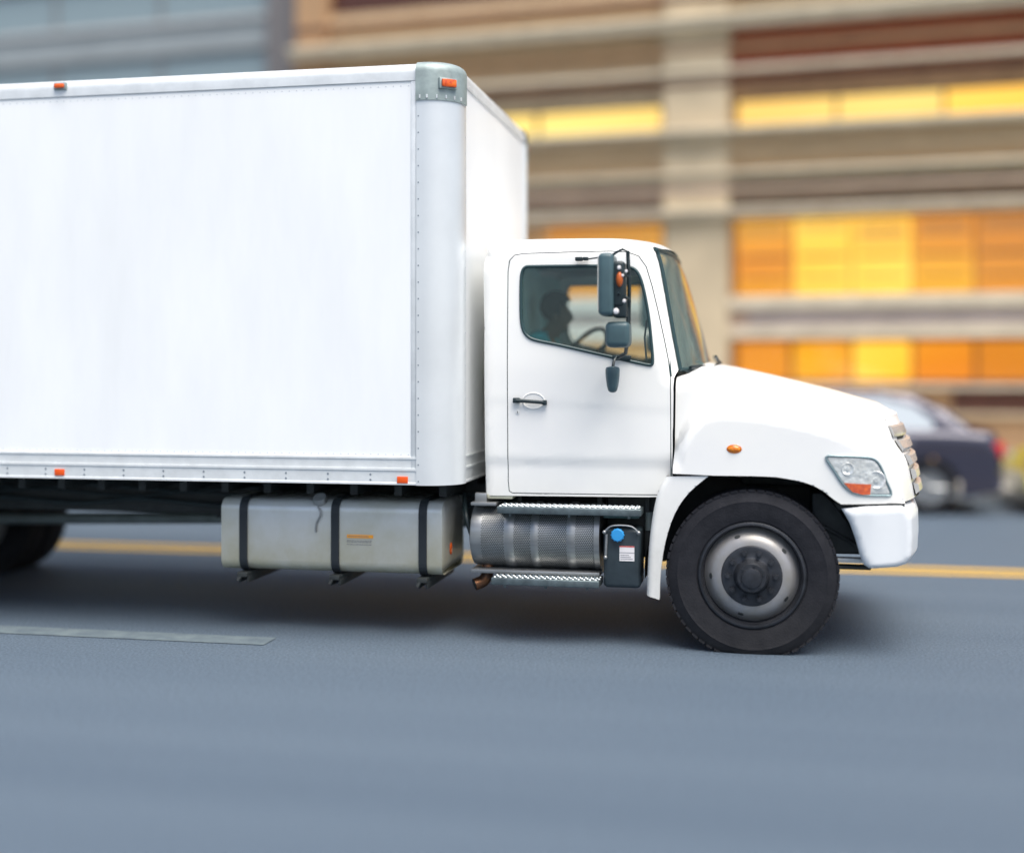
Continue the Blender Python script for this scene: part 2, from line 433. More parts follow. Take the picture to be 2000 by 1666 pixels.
PAVE = mat('pavement_concrete', (0.36, 0.35, 0.32), 0.85, var=0.2, scale=2.5, bump=0.2, bscale=30)
bm = NB(); box(bm, -120, 120, 17.9, 18.08, -0.01, 0.14, 0.015); fin('kerb', bm, KERB)['kind'] = 'structure'
bm = NB(); box(bm, -120, 120, 18.082, 34.0, -0.01, 0.136); fin('pavement', bm, PAVE, smooth=0)['kind'] = 'structure'

# =================================================================== TRUCK
truck = empty('box_truck', (-0.067, YC, 0.0))
tag(truck, 'large white box truck with a rounded hood driving to the right along the road', 'truck')

# ---------------------------------------------------------------- cargo box
YB = 7.72; RB = 0.21
XF = W(905, 400, YB + RB)[0]; XR = XF - 7.3; YF = 2 * YC - YB
Z0 = W(811, 946, YB)[1]; Z1 = W(811, 122, YB)[1]
XS = XF - RB      # start of the rounded corner
def plan(off=0.0, k=12, x_end=None):
    """near front corner to far front corner in plan"""
    r = RB + off; pts = [(XR if x_end is None else x_end, YB - off)]
    for i in range(k + 1):
        a = -PI / 2 + PI / 2 * i / k
        pts.append((XS + r * math.cos(a), YB + RB + r * math.sin(a)))
    for i in range(k + 1):
        a = PI / 2 * i / k
        pts.append((XS + r * math.cos(a), YF - RB + r * math.sin(a)))
    pts.append((XR if x_end is None else x_end, YF + off))
    return pts
def extrude_plan(bm, pts, levels, mi=0, closed=False):
    rings = []
    for z, sh in levels:
        rings.append([bm.verts.new((x, y, z)) for x, y in (plan(sh) if pts is None else pts(sh))])
    for a, b in zip(rings, rings[1:]):
        for k in range(len(a) - (0 if closed else 1)):
            k2 = (k + 1) % len(a)
            bm.faces.new((a[k], a[k2], b[k2], b[k])).material_index = mi
    return rings
bm = NB()
rings = extrude_plan(bm, None, [(Z0 + .005, 0), (Z1 - .05, 0)])
bm.faces.new(rings[-1][::-1]); bm.faces.new(rings[0])
bm.faces.new((rings[0][0], rings[0][-1], rings[-1][-1], rings[-1][0]))
ZR = W(811, 158, YB)[1]
ZL1 = W(700, 893, YB)[1]; ZL2 = W(700, 916, YB)[1]
XSEAM = W(813, 500, YB)[0]; ZC0 = W(830, 197, YB)[1]
# rivets
def rivet(x, y, z, r, mi, nx=0, ny=-1):
    M = Matrix.Translation((x, y, z)) @ Vector((0, 0, 1)).rotation_difference(Vector((nx, ny, 0))).to_matrix().to_4x4() @ Matrix.Diagonal((r, r, r * .55, 1))
    q = bmesh.ops.create_icosphere(bm, subdivisions=1, radius=1.0, matrix=M)
    for f in set(f for v in q['verts'] for f in v.link_faces): f.material_index = mi
x = XSEAM - .05
while x > XR + .05:
    rivet(x, YB, ZR - .03, .0055, 2); rivet(x, YB, ZL1 + .022, .0055, 2)
    x -= .05
x = XSEAM - .30
while x > XR:
    rivet(x, YB - .007, (ZL2 + Z0) / 2 + .014, .0085, 1); rivet(x, YB - .007, (ZL2 + Z0) / 2 - .020, .0085, 1)
    x -= .285
z = Z0 + .02
while z < ZC0 - .02:
    rivet(XSEAM + .018, YB - .016, z, .006, 1); rivet(XSEAM - .02, YB, z + .02, .005, 2)
    rivet(XF + .016, YB + RB - .01, z, .005, 2, 1, 0)
    z += .105
y = YB + RB + .06
while y < YF - RB:
    rivet(XF + .010, y, ZR + .02, .006, 2, 1, 0); rivet(XF, y, ZL1 + .03, .006, 2, 1, 0); y += .08
cargo = fin('cargo_box', bm, [BOXW, RIVET, RIVETW], truck, smooth=30)
# rounded roof edge with its rail
ZR = W(811, 158, YB)[1]       # lower edge of top rail
bm = NB()
lv = [(ZR, .003), (ZR, .008), (Z1 - .065, .008)] + [(Z1 - .065 + .065 * math.sin(PI / 2 * i / 6), .008 - .065 * (1 - math.cos(PI / 2 * i / 6))) for i in range(1, 7)]
rings = extrude_plan(bm, None, lv)
bm.faces.new(rings[-1][::-1]); 
fin('roof_rail', bm, RAIL, cargo, smooth=30)
# bottom rails: two flat extrusions with a lip
ZL1 = W(700, 893, YB)[1]; ZL2 = W(700, 916, YB)[1]
bm = NB()
extrude_plan(bm, None, [(ZL1 + .004, .001), (ZL1 + .004, .010), (ZL1 - .008, .010), (ZL1 - .010, .004), (ZL2 + .008, .004), (ZL2 + .008, .013), (ZL2 - .006, .013), (ZL2 - .008, .007), (Z0 + .012, .007), (Z0 + .008, .012), (Z0 - .004, .012), (Z0 - .004, -.02)])
fin('bottom_rail', bm, RAIL, cargo, smooth=30)
# corner posts over the rounded front corners
XSEAM = W(813, 500, YB)[0]
def corner_post(far):
    bm = NB(); k = 14
    def ring(z, off):
        r = RB + off; pts = [(XSEAM + .004, YB - off)]
        for i in range(k + 1):
            a = -PI / 2 + PI / 2 * i / k
            pts.append((XS + r * math.cos(a), YB + RB + r * math.sin(a)))
        pts.append((XF + off, YB + RB + .012))
        if far: pts = [(x, 2 * YC - y) for x, y in pts]
        return pts
    rr = [[bm.verts.new((x, y, z)) for x, y in ring(z, off)] for z, off in ((Z0 - .006, .002), (Z0 - .006, .016), (ZR - .02, .016), (ZR - .02, .002))]
    for a, b in zip(rr, rr[1:]):
        for q in range(len(a) - 1): bm.faces.new((a[q], a[q + 1], b[q + 1], b[q]))
    # returns at both vertical edges
    for e in (0, -1):
        x, y = (ring(0, .016)[e]); x2, y2 = (ring(0, .001)[e])
        vs = [bm.verts.new(p) for p in ((x, y, Z0), (x2, y2, Z0), (x2, y2, ZR), (x, y, ZR))]; bm.faces.new(vs)
    return fin('corner_post', bm, POST, cargo, smooth=40)
corner_post(False); corner_post(True)
# dark castings at the top corners
ZC0 = W(830, 197, YB)[1]
def casting(far):
    bm = NB(); k = 12
    def ring(z, off):
        r = RB + off; pts = [(XSEAM + .001, YB - off)]
        for i in range(k + 1):
            a = -PI / 2 + PI / 2 * i / k
            pts.append((XS + r * math.cos(a), YB + RB + r * math.sin(a)))
        if far: pts = [(x, 2 * YC - y) for x, y in pts]
        return pts
    lv = [(ZC0, .004), (ZC0, .024), (Z1 - .06, .024)] + [(Z1 - .06 + .068 * math.sin(PI / 2 * i / 6), .024 - .075 * (1 - math.cos(PI / 2 * i / 6))) for i in range(1, 7)]
    rr = [[bm.verts.new((x, y, z)) for x, y in ring(z, o)] for z, o in lv]
    for a, b in zip(rr, rr[1:]):
        for q in range(len(a) - 1): bm.faces.new((a[q], a[q + 1], b[q + 1], b[q]))
    for q in range(7):                                    # small bolts along the lower edge
        a = -PI / 2 + PI / 2 * (q - 1.5) / 6
        x = XS + (RB + .026) * math.cos(a) if q > 1 else XSEAM + .03 + q * .045
        y = YB + RB + (RB + .026) * math.sin(a) if q > 1 else YB - .026
        if far: y = 2 * YC - y
        box(bm, x - .004, x + .004, y - .004, y + .004, ZC0 + .012, ZC0 + .034, mi=1)
    return fin('corner_cap', bm, [CAST, RAIL], cargo, smooth=40)
casting(False); casting(True)
# clearance lamps: on the near corner, further ones along the front and the roof edge
def clearance_lamp(x, y, z, ang, w=.10, h=.05):
    bm = NB(); M = Matrix.Translation((x, y, z)) @ Matrix.Rotation(ang, 4, 'Z')
    box(bm, -w / 2 - .012, w / 2 + .012, -.012, .01, -h / 2 - .01, h / 2 + .01, .004, mi=1, M=M)
    box(bm, -w / 2, w / 2, -.032, -.010, -h / 2, h / 2, .008, mi=0, M=M)
    return fin('marker_light', bm, [AMBER, CAST], cargo)
a = math.radians(40); zl = W(875, 162, YB)[1]
clearance_lamp(XS + (RB + .026) * math.sin(a), YB + RB - (RB + .026) * math.cos(a), zl, a)
clearance_lamp(XS + (RB + .026) * math.sin(a), YF - RB + (RB + .026) * math.cos(a), zl, PI - a)
xr, zr = W(120, 170, YB); clearance_lamp(xr, YB - .008, zr, 0, .07, .03)
# orange reflectors on the bottom rail
for px in (787, 118):
    bm = NB(); x, z = W(px, 937 if px > 700 else 922, YB)
    box(bm, x - .035, x + .035, YB - .016, YB - .004, z - .021, z + .021, .002); fin('reflector', bm, ORANGE, cargo)
# trim strip along the side seam
bm = NB(); box(bm, XSEAM - .034, XSEAM - .001, YB - .005, YB + .01, Z0, ZR, .002); fin('seam_strip', bm, RAIL, cargo)
# floor sills under the box
bm = NB()
x = XR + .1
while x < XF - .1:
    box(bm, x, x + .05, YB + .30, YF - .30, Z0 - .105, Z0 + .002); x += .305
for yy in (8.56, 9.36): box(bm, XR + .02, XF - .05, yy, yy + .08, Z0 - .11, Z0 - .004)
fin('floor_sill', bm, BLACK, cargo, smooth=0)

# ---------------------------------------------------------------- chassis
bm = NB()
for yy in (8.57, 9.35):
    box(bm, XR + .1, 0.55, yy, yy + .08, .70, .955, .006)
for x in (XR + .5, -6.6, -4.3, -3.2, -2.2, -1.1, .4): box(bm, x, x + .1, 8.65, 9.35, .72, .93)
box(bm, -7.1, -6.1, 8.50, 8.57, .70, .88, .02)
chassis = fin('chassis_frame', bm, BLACK, truck)
bm = NB()
ax, az = -6.6, .48
cyl(bm, (ax, 7.95, az), (ax, 10.05, az), .085, mi=0); lathe(bm, [(0, -.2), (.12, -.19), (.2, -.08), (.215, 0), (.2, .1), (.1, .2), (0, .21)], (ax + .02, YC, az), 24, 'X')
for yy in (8.55, 9.40):
    for i in range(4): box(bm, ax - .62 + i * .06, ax + .62 - i * .06, yy, yy + .08, .60 - i * .022, .618 - i * .022)
fin('rear_axle', bm, BLACK, truck)
bm = NB()
GREYS = mat('shaft_grey', (0.22, 0.27, 0.27), 0.5, metal=0.3, var=0.3, scale=6)
za = W(250, 1021, YC)[1]
cyl(bm, (-6.3, YC, .56), (-3.95, YC, .62), .045, seg=24, mi=1)
cyl(bm, (-3.9, YC, .62), (-1.9, YC, .64), .045, seg=24, mi=1)
cyl(bm, (-3.97, YC, .62), (-3.83, YC, .62), .085, seg=24, mi=0); box(bm, -3.94, -3.86, 8.65, 9.35, .66, .72, .01)
cyl(bm, (-6.35, YC, .56), (-6.25, YC, .56), .075, seg=20, mi=0)
fin('drive_shaft', bm, [BLACK, GREYS], truck)
bm = NB()
box(bm, -2.0, -.95, 8.70, 9.30, .46, .98, .08, 3); box(bm, -1.0, .35, 8.66, 9.34, .45, 1.15, .06, 3)
box(bm, -.15, .55, 8.25, 9.75, 1.0, 1.30, .05)
fin('engine_block', bm, BLACK, truck)
bm = NB()
cyl(bm, (-.067, 8.2, .40), (-.067, 9.8, .40), .065); box(bm, -.15, .02, 8.3, 9.7, .33, .45, .02)
for yy in (8.55, 9.38): 
    for i in range(3): box(bm, -.75 + i * .08, .62 - i * .08, yy, yy + .08, .56 - i * .02, .576 - i * .02)
fin('front_axle', bm, BLACK, truck)
# tow bracket behind bumper (seen between tyre and bumper)
bm = NB()
xa, z_ = W(1640, 1092, 8.1); xb, _ = W(1700, 1092, 8.1)
box(bm, xa - .25, xb, 8.06, 8.14, z_ - .012, z_ + .012, .004, mi=0)
box(bm, xa - .25, xb, 8.05, 8.15, z_ - .055, z_ - .035, .004, mi=1)
tube(bm, [(xb - .02, 8.1, z_), (xb - .1, 8.1, z_ + .10), (xa - .1, 8.1, z_ + .2)], .014, mi=1)
fin('bumper_bracket', bm, [RAIL, BLACK], truck)

for k_, (y_, z_, r_) in enumerate(((8.54, .90, .012), (8.53, .86, .009), (8.54, .80, .016))):
    bm = NB(); tube(bm, smooth_path([(-6.2 + i * .42, y_ - .01 * (i % 2), z_ - .02 * ((i + k_) % 3)) for i in range(12)], 4), r_)
    fin('air_hose', bm, PLAST, truck, smooth=60)
bm = NB(); tube(bm, smooth_path([(-1.98, 8.3, .9), (-1.92, 8.1, .78), (-1.86, 8.12, .60), (-1.80, 8.3, .5), (-1.7, 8.5, .55)]), .016); fin('air_hose', bm, PLAST, truck, smooth=60)
# ---------------------------------------------------------------- wheels
TR = 0.525
def tyre_profile(w, flat=0):
    h = w / 2
    return [(.295, -h + .03), (.315, -h + .012), (.335, -h + .008), (.338, -h + .000), (.36, -h - .004), (.40, -h - .010), (.44, -h - .008), (.455, -h - .011), (.462, -h - .006),
            (.485, -h + .002), (.505, -h + .016), (.516, -h + .022), (.519, -h + .030), (.524, -h + .050), (.525, -h + .052),
            (.525, -.062), (.513, -.060), (.513, -.050), (.525, -.048), (.525, -.006), (.513, -.005), (.513, .005), (.525, .006), (.525, .048), (.513, .050), (.513, .060), (.525, .062),
            (.524, h - .05), (.516, h - .022), (.485, h - .002), (.44, h + .008), (.40, h + .01), (.335, h - .008), (.295, h - .03)]
def make_wheel(name, x, y, z, w, front, near):
    """w = tyre width, y = middle of tyre"""
    sg = 1 if near else -1
    root = None
    bm = NB(); lathe(bm, [(r, h) for r, h in tyre_profile(w)], (x, y, z), 96)
    # tread blocks
    for k in range(60):
        a = 2 * PI * k / 60
        for yy in (-w / 2 + .035, w / 2 - .035):
            M = Matrix.Translation((x, y + yy, z)) @ Matrix.Rotation(a, 4, 'Y') @ Matrix.Translation((0, 0, .518))
            box(bm, -.020, .020, -.020, .020, -.006, .0085, mi=0, M=M)
    for v in bm.verts:                                        # tyre settles on the road
        if v.co.z < 0.002: v.co.z = 0.002 + (v.co.z) * 0.02
    wheel = fin(name, bm, RUBBER, truck, smooth=28)
    h = -w / 2
    S = lambda pr: [(r, a * sg) for r, a in pr]
    if front:
        bm = NB()
        lathe(bm, S([(.335, h + .012), (.322, h - .004), (.312, h - .006), (.306, h + .004), (.300, h + .03), (.290, h + .075)]), (x, y, z), 80, mi=1)
        lathe(bm, S([(.290, h + .075), (.283, h + .070), (.262, h + .030), (.235, h + .002), (.205, h - .012), (.186, h - .014), (.182, h - .006)]), (x, y, z), 80)
        rim = fin('rim', bm, [RIMM, STEELD], wheel, smooth=35)
        for k in range(5):                                   # hand holes
            bm = NB()
            a = 2 * PI * k / 5 + .9
            M = Matrix.Translation((x, y, z)) @ Matrix.Rotation(a, 4, 'Y') @ Matrix.Translation((0, (h + .0145) * sg, .249)) @ Matrix.Rotation(-.75 * sg, 4, 'X') @ Matrix.Diagonal((1, 1, .6, 1))
            cyl_m = bmesh.ops.create_cone(bm, cap_ends=True, segments=24, radius1=.018, radius2=.018, depth=.006, matrix=M @ Matrix.Rotation(PI / 2, 4, 'X'))
            fin('hand_hole', bm, BLACK, wheel, smooth=30)
        bm = NB()
        lathe(bm, S([(.186, h - .012), (.180, h - .020), (.172, h - .022), (.150, h - .020), (.118, h - .022), (.110, h - .026), (.100, h - .045), (.094, h - .085), (.085, h - .098), (.062, h - .100), (.058, h - .112), (.035, h - .118), (0, h - .119)]), (x, y, z), 64)
        for k in range(10):
            a = 2 * PI * k / 10
            px_, pz_ = x + .145 * math.cos(a), z + .145 * math.sin(a)
            cyl(bm, (px_, y + (h - .018) * sg, pz_), (px_, y + (h - .046) * sg, pz_), .018, seg=6)
            cyl(bm, (px_, y + (h - .04) * sg, pz_), (px_, y + (h - .062) * sg, pz_), .010, seg=10)
        for k in range(6):
            a = 2 * PI * k / 6 + .3
            cyl(bm, (x + .075 * math.cos(a), y + (h - .095) * sg, z + .075 * math.sin(a)), (x + .075 * math.cos(a), y + (h - .108) * sg, z + .075 * math.sin(a)), .007, seg=6)
        fin('hub', bm, STEELD, wheel, smooth=35)
    else:
        bm = NB()
        lathe(bm, S([(.335, h + .012), (.322, h - .004), (.312, h - .006), (.300, h + .02), (.29, h + .10), (.27, h + .15), (.20, h + .17), (.15, h + .165), (.14, h + .10), (.12, h + .06), (.05, h + .05), (0, h + .05)]), (x, y, z), 64)
        fin('rim', bm, RIMM, wheel, smooth=35)
    return wheel
YT = 7.89
make_wheel('front_wheel', -.067, YT + .145, TR - .042, .29, True, True)
make_wheel('front_wheel', -.067, 2 * YC - YT - .145, TR - .042, .29, True, False)
for yy, near in ((7.88, True), (8.20, True), (2 * YC - 8.20, False), (2 * YC - 7.88, False)):
    make_wheel('rear_wheel', ax, yy, TR - .042, .28, False, near)
# rear mud guard over the dual wheels
bm = NB()
pts = [(ax + .66 * math.cos(a), az + .66 * math.sin(a)) for a in [math.radians(v) for v in range(18, 163, 9)]]
for yy in ((7.76, 8.40), (2 * YC - 8.40, 2 * YC - 7.76)):
    bm = NB()
    for (x0, z0), (x1, z1) in segs_of(pts):
        vs = [bm.verts.new(p) for p in ((x0, yy[0], min(z0, Z0 - .12)), (x1, yy[0], min(z1, Z0 - .12)), (x1, yy[1], min(z1, Z0 - .12)), (x0, yy[1], min(z0, Z0 - .12)))]; bm.faces.new(vs)
    fin('rear_mudguard', bm, BLACK, truck, smooth=40)

# ---------------------------------------------------------------- fuel tank
YTK = 7.93
bm = NB()
tx0, tz1 = W(431, 976, YTK); tx1 = W(866, 1000, YTK)[0]; tz0 = W(650, 1118, YTK)[1]; tz1 = W(650, 978, YTK)[1]
box(bm, tx0, tx1, YTK, YTK + .60, tz0, tz1, .075, 6)
tank = fin('fuel_tank', bm, TANKM, truck, smooth=40)
for e in (tx0 + .078, tx1 - .082):
    bm = NB(); box(bm, e - .003, e + .003, YTK - .0025, YTK + .6025, tz0 - .0025, tz1 + .0025, .075, 6)
    fin('weld_seam', bm, TANKM, tank)
for px in (476, 655, 826):
    xs = W(px, 1050, YTK)[0]
    bm = NB(); w = .027
    r = .087
    path = []
    for cx_, cz_, a0 in ((YTK + .055, tz0 + .055, 180), (YTK + .055, tz1 - .055, 90)):
        pass
    sec = [(YTK + .62, tz0 - .012), (YTK + .08, tz0 - .012)] + [(YTK + .075 - r * math.sin(b), tz0 + .075 - r * math.cos(b)) for b in [PI / 2 * i / 6 for i in range(7)]] \
        + [(YTK + .075 - r * math.cos(b), tz1 - .075 + r * math.sin(b)) for b in [PI / 2 * i / 6 for i in range(7)]] + [(YTK + .62, tz1 + .012)]
    for (y0, z0), (y1, z1) in segs_of(sec):
        vs = [bm.verts.new(p) for p in ((xs - w, y0, z0), (xs + w, y0, z0), (xs + w, y1, z1), (xs - w, y1, z1))]; bm.faces.new(vs)
        dy, dz = (z1 - z0), -(y1 - y0); L = math.hypot(dy, dz); dy, dz = dy / L * .012, dz / L * .012
        for e in (-w, w):
            vs = [bm.verts.new(p) for p in ((xs + e, y0, z0), (xs + e, y1, z1), (xs + e, y1 + .012, z1), (xs + e, y0 + .012, z0))]; bm.faces.new(vs)
    fin('tank_strap', bm, STRAP, tank, smooth=40)
    bm = NB()                                                 # angled bracket under the tank
    box(bm, xs - .035, xs + .035, YTK - .03, YTK + .66, tz0 - .045, tz0 - .014, .004)
    box(bm, xs - .035, xs - .022, YTK + .0, YTK + .70, tz0 - .085, tz0 - .04, .002)
    box(bm, xs + .022, xs + .035, YTK + .0, YTK + .70, tz0 - .085, tz0 - .04, .002)
    tube(bm, [(xs - .01, YTK - .015, tz0 - .03), (xs - .03, YTK - .03, tz0 - .07)], .012)
    box(bm, xs - .04, xs + .04, YTK + .58, YTK + .66, tz0 - .06, .90, .004)
    fin('tank_bracket', bm, BLACK, tank)
bm = NB()
xc, zc = W(628, 986, YTK + .06)
M = Matrix.Translation((xc, YTK + .05, tz1 - .02)) @ Matrix.Rotation(.6, 4, 'X')
q = bmesh.ops.create_cone(bm, cap_ends=True, segments=28, radius1=.045, radius2=.045, depth=.06, matrix=M)
q = bmesh.ops.create_cone(bm, cap_ends=True, segments=28, radius1=.05, radius2=.042, depth=.03, matrix=M @ Matrix.Translation((0, 0, .035)))
tube(bm, smooth_path([(xc, YTK - .01, tz1 - .04), (xc + .02, YTK - .02, tz1 - .09), (xc - .01, YTK - .012, tz1 - .15), (xc - .015, YTK - .008, tz1 - .21)]), .006)
fin('tank_cap', bm, METAL, tank)
bm = NB()
x0, z0 = W(678, 1050, YTK); x1, z1 = W(729, 1045, YTK)
box(bm, x0, x1, YTK - .0035, YTK + .001, z0, z1, mi=0)
box(bm, x0 + .006, x1 - .03, YTK - .0045, YTK - .003, (z0 + z1) / 2 - .002, (z0 + z1) / 2 + .002, mi=1)
for r_, zz in enumerate((z0 - .018, z0 - .028, z0 - .044)):
    xx = x0
    while xx < x1 - .008:
        l_ = random.uniform(.008, .022); box(bm, xx, min(xx + l_, x1), YTK - .003, YTK + .001, zz, zz + .0035, mi=1); xx += l_ + .005
fin('tank_label', bm, [YELK, GREYK], tank, smooth=0, label='orange striped warning sticker with rows of tiny print')
# stain patches on the tank are in its material; small amber lamp at the front end
bm = NB(); zz = W(880, 1080, YTK)[1]; sphere(bm, (tx1 + .002, YTK + .20, zz), .035, .2, 1, 1.2); fin('marker_lamp', bm, AMBER, tank)

# ---------------------------------------------------------------- exhaust filter, steps and fluid tank
YD = 7.96
bm = NB(); uvl = bm.loops.layers.uv.new('UVMap')
ex0, _ = W(921, 1050, YD + .1); ex1, _ = W(1174, 1050, YD + .1)
ez1 = W(1050, 986, YD + .1)[1]; ez0 = W(1050, 1110, YD + .1)[1]
ER = (ez1 - ez0) / 2; EZ = (ez0 + ez1) / 2; EY = YD + ER
prof = [(0, ex0), (ER * .8, ex0), (ER * .97, ex0 + .012), (ER, ex0 + .03), (ER, ex0 + .085)]
lathe(bm, [(r, h) for r, h in prof], (0, EY, EZ), 64, 'X', 1)
segx = [(ex0 + .085, .006, 0), (ex0 + .235, .006, 0), (ex0 + .25, .012, 1), (ex0 + .29, .012, 1), (ex0 + .30, .006, 0), (ex0 + .41, .006, 0), (ex0 + .42, .012, 1), (ex0 + .45, .012, 1), (ex0 + .46, .006, 0),
        (ex1 - .21, .006, 0), (ex1 - .20, .012, 1), (ex1 - .165, .012, 1), (ex1 - .155, .006, 0), (ex1 - .04, .006, 0), (ex1 - .035, .012, 1), (ex1, .012, 1)]
N = 64
rings = []
for x, o, mi in segx:
    rings.append([bm.verts.new((x, EY + (ER + o) * math.cos(2 * PI * k / N), EZ + (ER + o) * math.sin(2 * PI * k / N))) for k in range(N)])
for i in range(len(rings) - 1):
    mi = 1 if segx[i][2] or segx[i + 1][2] else 0
    for k in range(N):
        f = bm.faces.new((rings[i][k], rings[i][(k + 1) % N], rings[i + 1][(k + 1) % N], rings[i + 1][k])); f.material_index = mi
        for lp, (xx, kk) in zip(f.loops, ((segx[i][0], k), (segx[i][0], k + 1), (segx[i + 1][0], k + 1), (segx[i + 1][0], k))):
            lp[uvl].uv = (xx - ex0, 2 * PI * ER * kk / N + 3)
bm.faces.new(rings[-1])
filt = fin('exhaust_filter', bm, [PERF, METAL], truck, smooth=40)
bm = NB()
x0 = W(918, 985, YD)[0]
box(bm, x0, ex1, YD + .02, YD + .30, ez0 - .028, ez0 - .004, .004)        # lower tray
box(bm, x0 + .02, x0 + .10, YD + .05, YD + .09, ez1 - .01, ez1 + .075, .006)
box(bm, x0 - .0, x0 + .17, YD + .02, YD + .24, ez1 - .004, ez1 + .018, .004)
fin('filter_tray', bm, METAL, filt)
bm = NB()
xp, zp = W(945, 1112, YD + .12)
pts = smooth_path([(xp + .02, YD + .16, zp + .02), (xp + .018, YD + .14, zp - .035), (xp - .005, YD + .12, zp - .075), (xp - .055, YD + .09, zp - .095)], 5)
tube(bm, pts, .04, 20)
pipe = fin('tail_pipe', bm, COPPER, filt, smooth=50)
bm = NB(); cyl(bm, Vector(pts[-1]) + Vector((-.0015, -.0008, -.0005)), Vector(pts[-1]) + Vector((-.003, -.0016, -.001)), .034, seg=20); fin('pipe_mouth', bm, BLACK, filt)
def step_plate(px0, px1, py, ynear, depth, name):
    bm = NB(); x0, z = W(px0, py, ynear); x1, _ = W(px1, py, ynear)
    box(bm, x0, x1, ynear, ynear + depth, z - .045, z, .005, 2, mi=0)
    n = int((x1 - x0) / .036); rows = max(2, int(depth / .04))
    for j in range(rows):
        for i in range(n):
            sphere(bm, (x0 + .02 + i * .036 + (j % 2) * .016, ynear + .02 + j * .038, z), .010, 1, .8, .9, seg=8, mi=1)
    for i in range(3): box(bm, x0 + .08 + i * (x1 - x0 - .16) / 2 - .008, x0 + .08 + i * (x1 - x0 - .16) / 2 + .008, ynear + .04, ynear + .06, z - .065, z - .04)
    return fin(name, bm, [PLATE, STUD], truck, smooth=45)
step_plate(970, 1252, 989, YD - .07, .20, 'cab_step')
step_plate(959, 1170, 1128, YD - .10, .22, 'cab_step')
bm = NB()                                                     # hangers that carry the steps
for px in (1010, 1168, 1262):
    bm = NB(); x = W(px, 1050, YD + .1)[0]; box(bm, x - .015, x + .015, YD + .18, YD + .40, .42, .98, .004); fin('step_hanger', bm, BLACK, truck)
bm = NB()
x0, zt = W(1180, 985, YD + .03); x1 = W(1283, 985, YD + .1)[0]; box(bm, x0, x1, YD + .22, YD + .55, .55, zt + .05, .01)
fin('step_bracket', bm, BLACK, truck)
bm = NB()
xq = W(1248, 1000, YD)[0]; box(bm, x0, xq, YD + .0, YD + .03, W(1200, 1012, YD)[1], W(1200, 998, YD)[1], .003, mi=1); fin('step_bracket', bm, [BLACK, TRIMD], truck); bm = NB()
cyl(bm, (W(1268, 1030, YD + .2)[0], YD + .2, W(1268, 1035, YD + .2)[1]), (W(1268, 1030, YD + .2)[0], YD + .2, W(1268, 1000, YD + .2)[1]), .03, mi=1)
fin('air_canister', bm, [BLACK, GREYS], truck)
YDF = 7.93
bm = NB()
dx0, dz1 = W(1178, 1032, YDF); dx1, dz0 = W(1251, 1150, YDF)
box(bm, dx0, dx1, YDF, YDF + .26, dz0, dz1, .028, 4)
for f in bm.faces: pass
fluid = fin('fluid_tank', bm, DEFM, truck, smooth=45)
bm = NB()
x, z = W(1207, 1044, YDF)
lathe(bm, [(0, -.035), (.035, -.034), (.040, -.028), (.040, -.006), (.034, 0)], (x, YDF - .002, z), 28, 'Y')
for k in range(12):
    a = 2 * PI * k / 12; box(bm, -.003, .003, -.030, -.008, .037, .043, M=Matrix.Translation((x, YDF, z)) @ Matrix.Rotation(a, 4, 'Y'))
fin('filler_cap', bm, BLUEC, fluid, smooth=35)
bm = NB()
x0, z1 = W(1210, 1066, YDF); x1, z0 = W(1239, 1096, YDF)
box(bm, x0, x1, YDF - .003, YDF + .001, z0, z1, mi=0); box(bm, x0, x1, YDF - .0042, YDF - .002, z1 - .006, z1, mi=1)
box(bm, x0, x1, YDF - .0042, YDF - .002, (z0 + z1) / 2 + .004, (z0 + z1) / 2 + .007, mi=2)
for i in range(3): box(bm, x0 + .006, x1 - .01 - i * .012, YDF - .0042, YDF - .002, z0 + .012 + i * .012, z0 + .015 + i * .012, mi=2)
fin('sticker', bm, [LABELM, REDK, GREYK], fluid, smooth=0)
bm = NB()
x, z = W(1185, 1043, YDF - .01); x2, z2 = W(1183, 1085, YDF - .01)
cyl(bm, (x, YDF - .012, z), (x2, YDF - .012, z2), .009, mi=0)
tube(bm, smooth_path([(dx0 + .01, YDF - .02, dz1 - .02), (dx0 + .06, YDF - .02, dz1 + .02), (dx1 - .06, YDF - .02, dz1 + .02), (dx1 - .01, YDF - .02, dz1 - .02)]), .006)
for xx, zz in ((dx0 + .01, dz1 - .02), (dx1 - .01, dz1 - .02), (x2, z2 - .01)): sphere(bm, (xx, YDF - .02, zz), .013)
fin('tank_clamp', bm, METAL, fluid)

# ---------------------------------------------------------------- cab
YCAB = 8.0
CR = .13
roof_px = [(945, 500), (949, 482), (960, 473), (985, 468), (1060, 465), (1130, 464), (1200, 464), (1235, 467), (1260, 473), (1276, 484)]
pill_px = [(1276, 484), (1285, 515), (1294, 560), (1302, 605), (1311, 655), (1324, 722)]
roof = curve2(WL(roof_px, YCAB + .08), 3); pill = curve2(WL(pill_px, YCAB + .05), 4)
rear_b = W(946, 968, YCAB); low_f = W(1312, 972, YCAB); cowl = W(1316, 738, YCAB)
cab_out = [rear_b] + [W(945, 800, YCAB), W(945, 640, YCAB)] + roof + pill[1:] + [cowl, low_f]
soft = segs_of(roof + pill[1:])
rear_seg = [(rear_b, roof[0])]
def cab_y(x, z):
    y = YCAB + edge_round(x, z, soft, CR) + edge_round(x, z, rear_seg, .04)
    y += .045 * max(0, z - 1.75) ** 1.3          # sides lean in above the belt line
    y += .012 * max(0, min(1, (1.18 - z) / .05)) # lower body tucks in
    y += .003 * (1 - max(0, min(1, (z - (1.505 - .05 * (x + 1.2))) / .03)))
    return y
